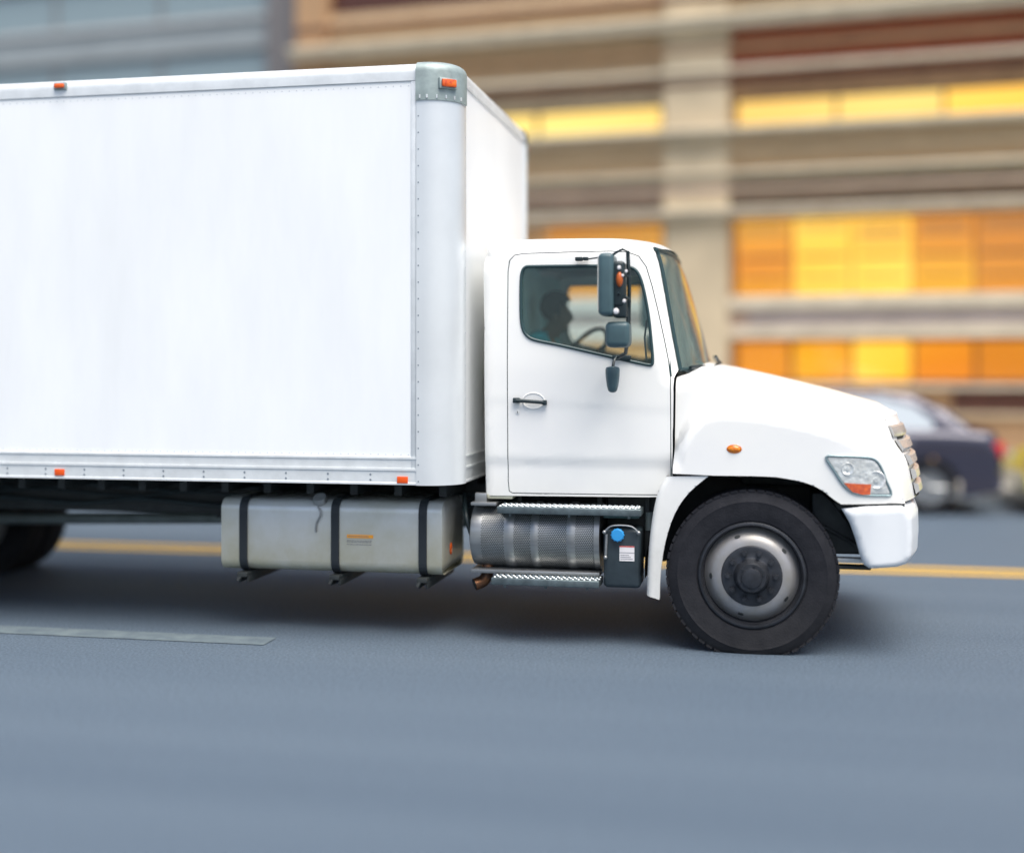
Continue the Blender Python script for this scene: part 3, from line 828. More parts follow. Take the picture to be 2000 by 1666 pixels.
door_px = [(991, 940), (990, 700), (990, 530), (993, 508), (1003, 497), (1020, 494), (1110, 491), (1190, 489), (1225, 491), (1247, 499), (1262, 520), (1274, 560), (1286, 610), (1298, 665), (1306, 705), (1310, 740), (1311, 850), (1311, 968), (1200, 967), (1060, 965), (1000, 964), (993, 960)]
win_px = [(1016, 620), (1015, 560), (1017, 532), (1024, 521), (1040, 519), (1120, 518), (1200, 518), (1228, 520), (1243, 528), (1253, 548), (1261, 580), (1268, 620), (1273, 665), (1276, 702), (1274, 713), (1266, 714), (1240, 709), (1160, 691), (1090, 675), (1050, 667), (1032, 660), (1021, 646)]
door = WL(door_px, YCAB)
win = curve2(WL(win_px, YCAB), 3, True)
holes = [door]
bm = NB()
both(bm, cab_out, holes, cab_y, .03)
edge = lambda x, z: cab_y(x, z)
nr = len(roof)
bows = [0.0] * nr
for i, (x, z) in enumerate(roof): bows[i] = .09 * max(0, min(1, (x + 1.1) / .42)) ** 1.5
strip(bm, roof, edge, bows, .035)
strip(bm, [rear_b, W(945, 800, YCAB), W(945, 640, YCAB), roof[0]], edge, 0, 0)
weld(bm, .002)
# floor
box(bm, rear_b[0] + .02, low_f[0], YCAB + .06, 2 * YC - YCAB - .06, rear_b[1] + .02, rear_b[1] + .06)
cab = fin('cab', bm, PAINT, truck, smooth=40)
# windscreen
pb = [.09 + (.18 - .09) * i / (len(pill) - 1) for i in range(len(pill))]
bm = NB(); strip(bm, pill, lambda x, z: cab_y(x, z) + .0, [b for b in pb], 0, n=36); fin('windscreen', bm, GLASSW, cab, smooth=60)
bm = NB()
pe = [(x + .010, cab_y(x, z) + .004, z) for x, z in pill]
tube(bm, pe, .014, 8); tube(bm, [(x, 2 * YC - y, z) for x, y, z in pe], .014, 8)
for i, sgn in ((0, 0), (-1, 0)):
    x, z = pill[i]; w = YC - cab_y(x, z)
    tube(bm, [(x + pb[i] * (1 - abs(s) ** 2.4), YC + s * w, z) for s in [-math.cos(PI * k / 24) for k in range(25)]], .014, 8)
fin('windscreen_seal', bm, SEAL, cab, smooth=60)
# wipers and cowl
bm = NB()
x, z = pill[-1]
strip(bm, [(x - .02, z + .01), (x + .06, z - .02), (x + .16, z - .05)], const(YCAB + .16), .17, .02)
for ya, yb in ((8.45, 8.9), (9.0, 9.45)):
    f = lambda y: (x + .06 + .18 * (1 - abs((y - YC) / .9) ** 2.4))
    tube(bm, [(f(ya) + .02, ya, z + .01), (f(yb) - .0, yb, z + .05)], .010); tube(bm, [(f(ya) + .02, ya, z - .02), (f(ya) + .02, ya, z + .02)], .016)
    tube(bm, [(f(yb) - .02, yb - .3, z + .09), (f(yb) - .0, yb + .25, z + .03)], .008)
tube(bm, [(x + .07, 8.2, z + .012), (x + .12, 8.32, z + .02), (x + .2, 8.6, z + .015)], .012)
fin('wipers', bm, PLAST, cab)
# inner lining
bm = NB()
il = inset(cab_out, .05)
rl = [(x, z) for x, z in roof]
strip(bm, [(x + (.06 if i < 4 else 0) - (.05 if i > nr - 5 else 0), z - .065) for i, (x, z) in enumerate(roof)], lambda x, z: YCAB + .16, .05, .02)
strip(bm, [(rear_b[0] + .055, rear_b[1] + .08), (rear_b[0] + .055, roof[0][1])], const(YCAB + .08), 0, 0)
fin('headliner', bm, TRIM, cab, smooth=40)
bm = NB()                                                     # dashboard and inner door bottoms
dz_ = W(1275, 716, YCAB + .2)[1]
strip(bm, [(low_f[0] - .02, 1.15), (low_f[0] - .28, 1.3), (low_f[0] - .30, dz_ - .03), (low_f[0] - .25, dz_ + .015), (low_f[0] - .03, dz_ + .01)], const(YCAB + .10), .0, .0)
box(bm, low_f[0] - .30, low_f[0] - .10, 9.30, 9.78, dz_ - .02, dz_ + .07, .03, 3)
fin('dashboard', bm, DASH, cab, smooth=40)
for yy in (YCAB + .055, 2 * YC - YCAB - .055):
    bm = NB()
    pan = [(x, z) for x, z in WL([(995, 960), (995, 680), (1050, 684), (1160, 705), (1285, 730), (1300, 960)], YCAB)]
    sheet(bm, pan, [], const(yy), .3)
    fin('door_lining', bm, DASH, cab, smooth=0)
    bm = NB()
    sheet(bm, WL([(948, 960), (948, 500), (985, 500), (1004, 510), (1004, 960)], YCAB), [], const(yy + (.03 if yy < 9 else -.03)), .3)
    fin('pillar_lining', bm, TRIM, cab, smooth=0)
# seats
def seat(y, zc, m, full=True):
    bm = NB(); xb = W(1025, 700, 9.4)[0]
    box(bm, xb + .02, xb + .52, y - .25, y + .25, zc - .15, zc, .05, 3)
    M = Matrix.Translation((xb + .05, y, zc)) @ Matrix.Rotation(-.16, 4, 'Y')
    box(bm, -.06, .06, -.25, .25, -.02, .50 if full else .40, .05, 3, M=M)
    if full: box(bm, -.055, .05, -.14, .14, .52, .72, .045, 3, M=M)
    return fin('seat', bm, m, cab, smooth=45)
seat(9.42, 1.45, SEATM); seat(8.72, 1.38, SEATM, False)
# steering wheel
bm = NB(); cx_, cz_ = W(1138, 694, 9.35)
C = Vector((cx_, 9.35, cz_)); nrm = Vector((-.62, -.52, .6)).normalized()
u = nrm.cross(Vector((0, 1, 0))).normalized(); v = nrm.cross(u)
tube(bm, [C + (u * math.cos(2 * PI * k / 40) + v * math.sin(2 * PI * k / 40)) * .245 for k in range(40)], .016, 10, True)
for a in (.3, 2.4, 4.6): tube(bm, [C - nrm * .04, C + (u * math.cos(a) + v * math.sin(a)) * .23], .012)
cyl(bm, C - nrm * .02, C - nrm * .06, .05); tube(bm, [C - nrm * .05, Vector((low_f[0] - .15, 9.45, dz_ - .12))], .03)
fin('steering_wheel', bm, PLAST, cab, smooth=50)

# doors
def make_door(near):
    yf = cab_y if near else (lambda x, z: 2 * YC - cab_y(x, z))
    sg = 1 if near else -1
    bm = NB(); di = inset(door, .0055)
    sheet(bm, di, [win], yf, .03)
    d = fin('door', bm, PAINT, truck, smooth=40)
    bm = NB(); ridge(bm, door, lambda x, z: yf(x, z) + .012 * sg, .009); fin('door_seal', bm, SEAL, d, smooth=50)
    bm = NB(); ridge(bm, inset(win, .004), lambda x, z: yf(x, z) - .002 * sg, .010, seg=8); fin('window_frame', bm, SEAL, d, smooth=60)
    bm = NB(); sheet(bm, inset(win, .002), [], lambda x, z: yf(x, z) + .010 * sg, .06); fin('window_pane', bm, GLASS, d, smooth=40)
    # quarter-light bar
    bm = NB()
    x, z = W(1258, 575, YCAB)
    tube(bm, [(p[0], yf(*p) + .03 * sg, p[1]) for p in WL([(1262, 625), (1258, 660), (1262, 705)], YCAB)], .006); 
    fin('grab_bar', bm, PLAST, d, smooth=60)
    # recessed cup, handle, lock
    bm = NB()
    hx, hz = W(1036, 783, YCAB)
    yb = yf(hx, hz)
    cup = [(hx + .070 * math.cos(a) + .02, hz + .050 * math.sin(a)) for a in [2 * PI * k / 32 for k in range(32)]]
    hx0, hz0 = W(1003, 782, YCAB); hx1, hz1 = W(1068, 786, YCAB)
    for r_, o_ in ((.060, .0), (.046, .0)): pass
    tube(bm, [(x, yb - .001 * sg, z) for x, z in cup], .004, 6, True, mi=1)
    tube(bm, [(hx0 + .02, yb - .028 * sg, hz0), (hx1 - .015, yb - .028 * sg, hz1)], .012, 10)
    box(bm, hx0, hx0 + .045, yb - .035 * sg, yb + .004, hz0 - .017, hz0 + .017, .007, 2)
    box(bm, hx1 - .025, hx1 + .002, yb - .035 * sg, yb + .004, hz1 - .017, hz1 + .015, .006, 2)
    lx, lz = W(1011, 805, YCAB); cyl(bm, (lx, yb + .002, lz), (lx, yb - .006 * sg, lz), .010, seg=16, mi=1); box(bm, lx - .002, lx + .002, yb - .0075 * sg, yb, lz - .007, lz + .007)
    fin('door_handle', bm, [PLAST, PAINT], d, smooth=45)
    return d
make_door(True); make_door(False)
# sill behind the door
bm = NB(); p = W(947, 968, YCAB); q = W(1000, 972, YCAB)
box(bm, p[0] + .01, q[0], YCAB + .02, YCAB + .2, q[1] - .012, p[1] + .01, .008)
fin('cab_sill', bm, mat('cream_sealant', (0.52, 0.52, 0.40), .5, var=.2, scale=12), cab)

# ---------------------------------------------------------------- hood with fender
YH = 7.86
top_sil = [(1385, 708), (1440, 717), (1500, 730), (1560, 744), (1620, 759), (1680, 776), (1712, 785), (1728, 794)]
tops = [(x, z - .055) for x, z in WL(top_sil, YC)]
rear_t = W(1318, 736, YH + .1)
front = WL([(1739, 818), (1746, 850), (1755, 890), (1763, 930), (1769, 965), (1772, 984)], YH + .02)
bot = WL([(1772, 987), (1700, 986)], YH) + curve2(WL([(1643, 985), (1628, 975), (1606, 958), (1582, 946), (1552, 938), (1515, 932), (1470, 930), (1400, 929), (1350, 927), (1314, 925)], YH), 4)
top_line = [rear_t, (rear_t[0] + .05, rear_t[1] + .012)] + [(x - .04, z) for x, z in tops[:-1]] + [(tops[-1][0] - .075, tops[-1][1] - .012)]
FB0 = [.085, .13, .15, .16, .16, .16, .16]; FC0 = [.06, .01, 0, 0, 0, 0, 0]
TB0 = [0] * 2 + [.04] * (len(top_line) - 3) + [.085]; TC0 = [.0, .03] + [.055] * (len(top_line) - 3) + [.06]
top_line, TB, TC = dens(top_line, .016, TB0, TC0)
fl, FB, FC = dens([top_line[-1]] + front, .016, FB0, FC0)
front = fl[1:]
hood_out = [W(1314, 925, YH)] + top_line + front + bot[:-1]
h_soft_top = segs_of(top_line); h_soft_front = segs_of([top_line[-1]] + front)
crease = curve2(WL([(1308, 925), (1322, 900), (1337, 868), (1356, 840), (1384, 822), (1430, 818), (1500, 826), (1580, 843), (1650, 864), (1710, 893), (1780, 925)], YH), 4)
def sstep(t): t = max(0, min(1, t)); return t * t * (3 - 2 * t)
def crease_z(x):
    for (x0, z0), (x1, z1) in segs_of(crease):
        if x0 <= x <= x1: return z0 + (z1 - z0) * (x - x0) / max(1e-6, x1 - x0)
    return crease[0][1] if x < crease[0][0] else crease[-1][1]
def hood_y(x, z):
    cz = crease_z(x)
    y = YH + .17 * sstep((z - cz) / .14) + .06 * max(0, z - cz - .1)
    y += .12 * (1 - sstep((x - crease[0][0]) / .10)) * sstep((z - 1.10) / .10) * (1 - sstep((z - cz) / .20)) * 0.3
    y += .10 * sstep((x - .35) / .50) ** 1.6                 # nose tapers in plan
    y += edge_round(x, z, h_soft_top, .10) + edge_round(x, z, h_soft_front, .05)
    return y
bm = NB()
both(bm, hood_out, [], hood_y, .028)
strip(bm, top_line, hood_y, TB, TC, n=30)
strip(bm, fl, hood_y, FB, FC, n=30)
# fender underside lip
lip = dens(bot[2:], .02)
for (x0, z0), (x1, z1) in segs_of(lip):
    for s in (1, -1):
        y0, y1 = hood_y(x0, z0), hood_y(x1, z1); f = (lambda y: y) if s == 1 else (lambda y: 2 * YC - y)
        vs = [bm.verts.new(p) for p in ((x0, f(y0), z0), (x1, f(y1), z1), (x1, f(y1 + .05), z1 + .004), (x0, f(y0 + .05), z0 + .004))]; bm.faces.new(vs)
weld(bm, .0015)
hood = fin('hood', bm, PAINT, truck, smooth=50)
# wheel housing
bm = NB()
cxw, czw = -.067, .483
arc = [(cxw + .66 * math.cos(a), czw + min(.60, .66 * math.sin(a))) for a in [math.radians(v) for v in range(16, 189, 7)]]
for sgn in (1, -1):
    bm = NB()
    f = (lambda y: y) if sgn == 1 else (lambda y: 2 * YC - y)
    for (x0, z0), (x1, z1) in segs_of(arc):
        vs = [bm.verts.new(p) for p in ((x0, f(YH + .04), z0), (x1, f(YH + .04), z1), (x1, f(8.5), z1), (x0, f(8.5), z0))]; bm.faces.new(vs)
    vs = [bm.verts.new((x, f(8.5), z)) for x, z in ((cxw - .66, .45), (cxw - .66, 1.1), (cxw + .63, 1.1), (cxw + .63, .66))]; bm.faces.new(vs)
    weld(bm)
    fin('wheel_housing', bm, BLACK, truck, smooth=40)
# rear white fender panel
gp = curve2(WL([(1301, 931), (1285, 960), (1275, 1000), (1268, 1050), (1264, 1105), (1262, 1164)], YH), 3)
gi = curve2(WL([(1288, 1172), (1290, 1120), (1299, 1060), (1317, 1005), (1345, 963), (1384, 930)], YH), 3)
for near in (True, False):
    bm = NB(); f = (lambda y: y) if near else (lambda y: 2 * YC - y)
    gs = segs_of(gp)
    gy = lambda x, z: f(YH + .012 + edge_round(x, z, gs, .035))
    sheet(bm, gp + gi, [], gy, .010)
    for pts, ya in ((gp, .047), (gi, .012)):
        for (x0, z0), (x1, z1) in segs_of(pts):
            vs = [bm.verts.new(p) for p in ((x0, f(YH + ya), z0), (x1, f(YH + ya), z1), (x1, f(YH + .33 if ya > .02 else YH + .05), z1), (x0, f(YH + .33 if ya > .02 else YH + .05), z0))]; bm.faces.new(vs)
    weld(bm, .002)
    fin('fender_panel', bm, PAINT, truck, smooth=50)
# headlights
def headlamp(near):
    f = (lambda y: y) if near else (lambda y: 2 * YC - y); sg = 1 if near else -1
    hl = curve2(WL([(1611, 891), (1640, 889), (1682, 891), (1708, 896), (1722, 911), (1733, 938), (1744, 968), (1722, 970), (1688, 968), (1664, 962), (1645, 946), (1629, 922)], YH + .03), 3, True)
    yf = lambda o: (lambda x, z: f(hood_y(x, z) - o))
    bm = NB(); sheet(bm, hl, [], yf(.003), .03); ridge(bm, inset(hl, .004), yf(.006), .007)
    h = fin('headlight', bm, mat('lamp_bezel', (0.22, 0.30, 0.32), .35, metal=.3), truck, smooth=50)
    bm = NB(); sheet(bm, inset(hl, .014), [], yf(.006), .03)
    for (a, b, r) in ((1655, 915, .038), (1712, 938, .055)):
        x, z = W(a, b, YH + .03); lathe(bm, [(r, -.012 * sg), (r * .93, -.016 * sg), (r * .6, -.008 * sg), (r * .3, -.007 * sg), (r * .28, -.018 * sg), (0, -.020 * sg)], (x, f(hood_y(x, z)), z), 24)
    x0, z0 = W(1672, 942, YH + .03); x1, z1 = W(1735, 935, YH + .03)
    for k in range(7): 
        xx, z = W(1672 + k * 9, 900, YH + .03); z2 = W(0, 935, YH)[1]
    fin('lamp_bowl', bm, REFL, h, smooth=45)
    bm = NB(); am = inset(WL([(1647, 942), (1702, 946), (1700, 966), (1684, 966), (1664, 960)], YH + .03), .001); sheet(bm, am, [], yf(.014), .02)
    fin('turn_indicator', bm, AMBER, h, smooth=40)
    bm = NB(); sheet(bm, inset(hl, .010), [], lambda x, z: f(hood_y(x, z) - .024), .03)
    fin('lamp_cover', bm, LENS, h, smooth=60)
headlamp(True); headlamp(False)
for near in (True, False):
    bm = NB(); x, z = W(1434, 877, YH); y = hood_y(x, z); y = y if near else 2 * YC - y
    sphere(bm, (x, y, z), .041, 1, .35, .52, seg=24); 
    tube(bm, [(x + .043 * math.cos(a), y, z + .024 * math.sin(a)) for a in [2 * PI * k / 24 for k in range(24)]], .004, 6, True)
    fin('side_indicator', bm, mat('orange_lens', (0.85, 0.28, 0.01), .2, coat=.5, var=.5, scale=50, col2=(0.45, .08, .01)), hood, smooth=60)
# grille: chrome bars across the nose with dark mesh
bm = NB()
def nose_x(z):
    for i in range(len(fl) - 1):
        (x0, z0), (x1, z1) = fl[i], fl[i + 1]
        if z1 <= z <= z0: t = (z - z0) / (z1 - z0); return x0 + (x1 - x0) * t, FB[i] + (FB[i + 1] - FB[i]) * t
    return fl[-1][0], FB[-1]
def bar(bm, zt, zb, out, wy, mi):
    sec = [(zt, 0.005), (zt - .008, out), (zb + .02, out * 1.05), (zb, .012)]
    rings = []
    for z, o in sec:
        xe, bw = nose_x(z); ring = []
        for k in range(25):
            s = -math.cos(PI * k / 24); w = wy
            yy = YC + s * w; ss = (yy - YC) / (YC - hood_y(xe, z))
            ring.append(bm.verts.new((xe + bw * (1 - abs(ss) ** 2.4) + o, yy, z)))
        rings.append(ring)
    for a, b in zip(rings, rings[1:]):
        for k in range(24): bm.faces.new((a[k], a[k + 1], b[k + 1], b[k])).material_index = mi
    bm.faces.new([r[0] for r in rings]).material_index = mi; bm.faces.new([r[-1] for r in rings][::-1]).material_index = mi
zt0 = W(1740, 832, YH + .2)[1]; zb0 = W(1770, 976, YH + .2)[1]
bar(bm, zt0 - .03, zb0, .003, .70, 1)
hh = (zt0 - zb0) / 5
for i, (o, w) in enumerate(((.020, .80), (.030, .77), (.034, .75), (.036, .73), (.036, .71))):
    bar(bm, zt0 - i * hh - .004, zt0 - (i + 1) * hh + .014, o, w, 0)
fin('grille', bm, [mat('satin_chrome', (0.70, 0.68, 0.65), 0.25, metal=.6), BLACK], truck, smooth=40)
# ---------------------------------------------------------------- bumper
YBM = 7.86
bfront = WL([(1764, 990), (1778, 998), (1784, 1015), (1785, 1055), (1783, 1090), (1772, 1104), (1755, 1110)], YBM)
bo = WL([(1700, 1112), (1688, 1104), (1680, 1085), (1672, 1055), (1660, 1022), (1644, 994), (1690, 990)], YBM)
bfront = dens(bfront, .015); bout = bfront + bo
bs = segs_of(bout + [bout[0]])
def bump_y(x, z): return YBM + edge_round(x, z, bs, .035) + .05 * sstep((x - .62) / .25)
bm = NB(); both(bm, bout, [], bump_y, .02)
strip(bm, bfront, bump_y, .12, 0, n=30)
bk = [bout[-1], bfront[0]]; strip(bm, bk, bump_y, .06, 0)
strip(bm, [bfront[-1], bo[0]], bump_y, .06, 0)
weld(bm, .002)
fin('bumper', bm, mat('bumper_paint', (0.72, 0.75, 0.765), 0.38, var=0.06, scale=2, coat=.2), truck, smooth=50)
bm = NB(); sheet(bm, WL([(1630, 985), (1770, 986), (1770, 1000), (1640, 1000)], YBM), [], const(YBM + .08), .5)
box(bm, .30, .62, 8.1, 9.9, .60, .98, .02); fin('radiator_block', bm, BLACK, truck)

# ---------------------------------------------------------------- near-side mirrors
def P3(px, py, Y): x, z = W(px, py, Y); return Vector((x, Y, z))
YM = 7.64
def mirror_set(near):
    f = (lambda v: v) if near else (lambda v: Vector((v.x, 2 * YC - v.y, v.z)))
    def bx(bm, a, b, c, d, y0, y1, bev, seg=3, mi=0):
        (x0, z1), (x1, z0) = W(a, b, (y0 + y1) / 2), W(c, d, (y0 + y1) / 2)
        if not near: y0, y1 = 2 * YC - y1, 2 * YC - y0
        box(bm, x0, x1, y0, y1, z0, z1, bev, seg, mi)
    bm = NB(); bx(bm, 1172, 497, 1202, 618, YM - .10, YM + .12, .028, 4)
    m = fin('wing_mirror', bm, MIRH, truck, smooth=50)
    bm = NB(); bx(bm, 1170.5, 506, 1173.5, 609, YM - .08, YM + .10, .002, 1); fin('mirror_glass', bm, CHROME, m)
    bm = NB()
    bx(bm, 1198, 512, 1222, 600, YM - .07, YM + .08, .02, 3); bx(bm, 1200, 586, 1226, 621, YM - .06, YM + .08, .012, 3)
    tube(bm, [f(P3(1226, 490, YM)), f(P3(1229, 560, YM + .02)), f(P3(1228, 640, YM + .04)), f(P3(1222, 690, YM + .12)), f(P3(1206, 700, YCAB - .01))], .012, 8)
    tube(bm, [f(P3(1192, 502, YM)), f(P3(1204, 493, YM)), f(P3(1216, 487, YM)), f(P3(1226, 492, YM)), f(P3(1228, 530, YM))], .008, 8)
    tube(bm, [f(P3(1195, 500, YM)), f(P3(1150, 506, YCAB - .03))], .005, 6)
    for (a, b) in ((1208, 518), (1215, 532), (1207, 572), (1219, 578)): tube(bm, [f(P3(a, b, YM - .085)), f(P3(a + 12, b + 9, YM - .03))], .007)
    fin('mirror_bracket', bm, PLAST, m, smooth=50)
    bm = NB()
    bx(bm, 1124, 503, 1138, 510, YCAB - .035, YCAB + .012, .004, 2); bx(bm, 1139, 503, 1149, 509, YCAB - .03, YCAB + .012, .004, 2)
    fin('arm_clamp', bm, PLAST, m)
    bm = NB()
    for (a, b, s) in ((1209, 523, .014), (1216, 538, .010), (1203, 608, .021), (1219, 588, .013), (1223, 530, .011)):  # white blobs standing in for small reflections on the dark bracket
        bm = NB(); p = f(P3(a, b, YM - .088)); sphere(bm, p, s, .9, .6, .9, seg=5)
        fin('bracket_glint', bm, LABELM, m, smooth=0)
    bm = NB(); p = f(P3(1210, 546, YM - .075)); sphere(bm, p, .034, .62, .7, 1.35, seg=20); fin('mirror_indicator', bm, mat('brown_amber_lens', (.45, .10, .02), .25), m, smooth=60)
    # square wide-angle mirror
    bm = NB(); bx(bm, 1184, 629, 1232, 679, YM - .06, YM + .10, .035, 5); c = fin('wide_angle_mirror', bm, MIRH, truck, smooth=50)
    bm = NB(); tube(bm, [f(P3(1224, 672, YM + .02)), f(P3(1222, 690, YM + .1)), f(P3(1210, 697, YCAB - .01))], .009); tube(bm, [f(P3(1226, 600, YM + .02)), f(P3(1226, 640, YM + .02))], .010); fin('mirror_stem', bm, PLAST, c)
    # hanging look-down mirror
    bm = NB(); p = f(P3(1196.5, 741, YCAB - .16)); q = f(P3(1196.5, 716, YCAB - .16))
    lathe(bm, [(0, -.083), (.016, -.081), (.028, -.070), (.036, -.040), (.042, 0), (.045, .040), (.045, .062), (.040, .074), (.020, .080), (0, .081)], p, 28, 'Z')
    d = fin('look_down_mirror', bm, MIRH, truck, smooth=50)
    bm = NB(); tube(bm, smooth_path([f(P3(1196.5, 720, YCAB - .16)), f(P3(1199, 706, YCAB - .13)), f(P3(1203, 699, YCAB - .05)), f(P3(1205, 698, YCAB + .01))]), .009)
    bx(bm, 1196, 694, 1232, 704, YCAB - .02, YCAB + .02, .008, 2, 0)
    fin('mirror_stem', bm, PLAST, d)
mirror_set(True); mirror_set(False)

# =================================================================== DRIVER
def skin_mesh(name, verts, edges, radii, root, m, parent=None, sub=2):
    me = bpy.data.meshes.new(name); me.from_pydata([tuple(v) for v in verts], edges, []); me.update()
    o = bpy.data.objects.new(name + '_src', me); link(o)
    sk = o.modifiers.new('s', 'SKIN'); sk.use_smooth_shade = True
    for i, r in enumerate(radii):
        rr = r if isinstance(r, tuple) else (r, r)
        me.skin_vertices[0].data[i].radius = rr; me.skin_vertices[0].data[i].use_root = (i == root)
    ss = o.modifiers.new('b', 'SUBSURF'); ss.levels = sub; ss.render_levels = sub
    dg = bpy.context.evaluated_depsgraph_get(); dg.update()
    me2 = bpy.data.meshes.new_from_object(o.evaluated_get(dg))
    bpy.data.objects.remove(o)
    me2.name = name; me2.materials.clear(); me2.materials.append(m)
    for p in me2.polygons: p.use_smooth = True
    o2 = bpy.data.objects.new(name, me2); link(o2)
    if parent: o2.parent = parent
    return o2
hx, hz = W(1092, 612, 9.42)           # head centre
O = Vector((hx, 9.42, hz))
def B(x, y, z): return O + Vector((x, y, z))
V = [B(-.16, 0, -.64), B(-.15, 0, -.50), B(-.16, 0, -.34), B(-.135, 0, -.21), B(-.075, 0, -.155), B(-.03, 0, -.10), B(.01, 0, -.03), B(.005, 0, .06),   # pelvis .. skull 0-7
     B(-.12, -.17, -.205), B(.03, -.26, -.40), B(.22, -.17, -.33), B(.285, -.13, -.28),              # near arm 8-11
     B(-.12, .17, -.205), B(.03, .26, -.40), B(.22, .17, -.33), B(.285, .13, -.28),                  # far arm 12-15
     B(.02, -.10, -.68), B(.32, -.13, -.66), B(.42, -.13, -.95), B(.02, .10, -.68), B(.32, .13, -.66), B(.42, .13, -.95)]
E = [(0, 1), (1, 2), (2, 3), (3, 4), (4, 5), (5, 6), (6, 7), (3, 8), (8, 9), (9, 10), (10, 11), (3, 12), (12, 13), (13, 14), (14, 15), (0, 16), (16, 17), (17, 18), (0, 19), (19, 20), (20, 21)]
Rr = [.15, .145, .15, .13, .062, .058, .080, .088, .068, .048, .034, .030, .068, .048, .034, .030, .085, .07, .05, .085, .07, .05]
def add_hand(i, side):
    base = V[i]
    for k in range(4):
        b = base + Vector((.028, (k - 1.5) * .019 * side, .012)); V.append(b); E.append((i, len(V) - 1)); Rr.append(.010)
        V.append(b + Vector((.03 + .004 * (k in (1, 2)), 0, .006))); E.append((len(V) - 2, len(V) - 1)); Rr.append(.009)
        V.append(b + Vector((.038, 0, -.022))); E.append((len(V) - 2, len(V) - 1)); Rr.append(.008)
    V.append(base + Vector((.012, -.035 * side, .012))); E.append((i, len(V) - 1)); Rr.append(.011)
    V.append(base + Vector((.038, -.038 * side, .02))); E.append((len(V) - 2, len(V) - 1)); Rr.append(.009)
add_hand(11, -1); add_hand(15, 1)
man = skin_mesh('person', V, E, Rr, 0, SKIN)
# face: sculpt nose, brow, lips and ears into the head of the same mesh
bm = bmesh.new(); bm.from_mesh(man.data)
for v in bm.verts:
    p = v.co - O
    if p.z > -.14 and abs(p.x) < .2:
        if p.x > .03:
            nose = math.exp(-(p.y / .016) ** 2 - ((p.z + .035) / .028) ** 2) * .026
            chin = math.exp(-(p.y / .03) ** 2 - ((p.z + .105) / .02) ** 2) * .018
            lip = math.exp(-(p.y / .025) ** 2 - ((p.z + .072) / .010) ** 2) * .008
            eye = -math.exp(-((abs(p.y) - .032) / .014) ** 2 - ((p.z + .0) / .012) ** 2) * .008
            v.co.x += nose + chin + lip + eye
        if p.z > -.1: v.co.y = O.y + p.y * .86
for s in (-1, 1): sphere(bm, O + Vector((-.012, s * .074, -.025)), .03, .6, .25, 1.0, seg=12)
bm.to_mesh(man.data); bm.free()
for p in man.data.polygons: p.use_smooth = True
KS = Matrix.Translation(O) @ Matrix.Scale(1.14, 4) @ Matrix.Translation(-O)
man.data.transform(KS)
tag(man, 'driver with short dark hair and teal shirt seated at the steering wheel inside the cab', 'person')
bm = NB(); sphere(bm, O + Vector((-.022, 0, .045)), .108, 1.02, .86, .98, seg=28)
bmesh.ops.delete(bm, geom=[v for v in bm.verts if (v.co.x - O.x) > .035 and (v.co.z - O.z) < .075 or (v.co.z - O.z) < -.055], context='VERTS')
bmesh.ops.transform(bm, matrix=KS, verts=bm.verts)
fin('hair', bm, HAIR, man, world=False, smooth=60)
Vs = [V[i] for i in (0, 1, 2, 3)] + [B(-.09, 0, -.165)] + [V[8], V[9], V[10].lerp(V[9], .35), V[12], V[13], V[14].lerp(V[13], .35)]
Es = [(0, 1), (1, 2), (2, 3), (3, 4), (3, 5), (5, 6), (6, 7), (3, 8), (8, 9), (9, 10)]
skin_mesh('shirt', Vs, Es, [.165, .16, .170, .155, .085, .090, .066, .052, .090, .066, .052], 0, SHIRT, man).data.transform(KS)

# =================================================================== BACKGROUND BUILDINGS
CREAM = mat('cream_stone', (0.78, 0.69, 0.52), 0.75, var=0.2, scale=3)
WHITEST = mat('pale_fascia', (0.80, 0.78, 0.70), 0.6, var=0.12, scale=1.2)
TAN = mat('tan_stone', (0.55, 0.34, 0.18), 0.8, var=0.25, scale=2)
TANL = mat('pale_tan_stone', (0.66, 0.54, 0.36), 0.8, var=0.2, scale=1.6)
OLIVE = mat('olive_panel', (0.33, 0.29, 0.18), 0.6, var=0.3, scale=1.5)
PINK = mat('pinkish_panel', (0.62, 0.46, 0.36), 0.7, var=0.2, scale=2)
BROWN = mat('brown_tile', (0.15, 0.06, 0.04), 0.6, var=0.4, scale=3)
BRICK = brick_mat('red_brick', (0.42, 0.085, 0.03), (0.34, 0.07, 0.025), (0.32, 0.14, 0.08))
BRICKT = brick_mat('tan_brick', (0.66, 0.47, 0.27), (0.58, 0.40, 0.22), (0.60, 0.48, 0.33))
FRAMEM = mat('bronze_frame', (0.10, 0.05, 0.03), 0.5)
DARKG = mat('dark_window_glass', (0.09, 0.035, 0.022), 0.12, spec=0.5)
WINGL = clear_glass('shop_glass', (0.95, 0.93, 0.88), 0.06)
LITO = lit_mat('orange_lit_room', (0.80, 0.26, 0.01), (1.0, 0.52, 0.03), 0.40)
LITY = lit_mat('yellow_lit_room', (0.85, 0.48, 0.08), (1.0, 0.78, 0.22), 0.48)
LITW = lit_mat('dim_lit_room', (0.35, 0.20, 0.09), (0.6, 0.42, 0.22), 0.5)
LITA = lit_mat('amber_lit_room', (0.75, 0.26, 0.015), (0.90, 0.36, 0.03), 0.36)
LITG = lit_mat('golden_lit_room', (1.0, 0.50, 0.03), (1.0, 0.68, 0.10), 0.52)
GLOWB = lit_mat('brown_room_glow', (0.16, 0.05, 0.02), (0.34, 0.11, 0.03), 0.28)  # faint brown glow put into the rooms behind unlit windows
BLIND = mat('window_blind', (0.62, 0.52, 0.34), .7)
AB = math.radians(5.5)
BO = (3.0, 20.3)
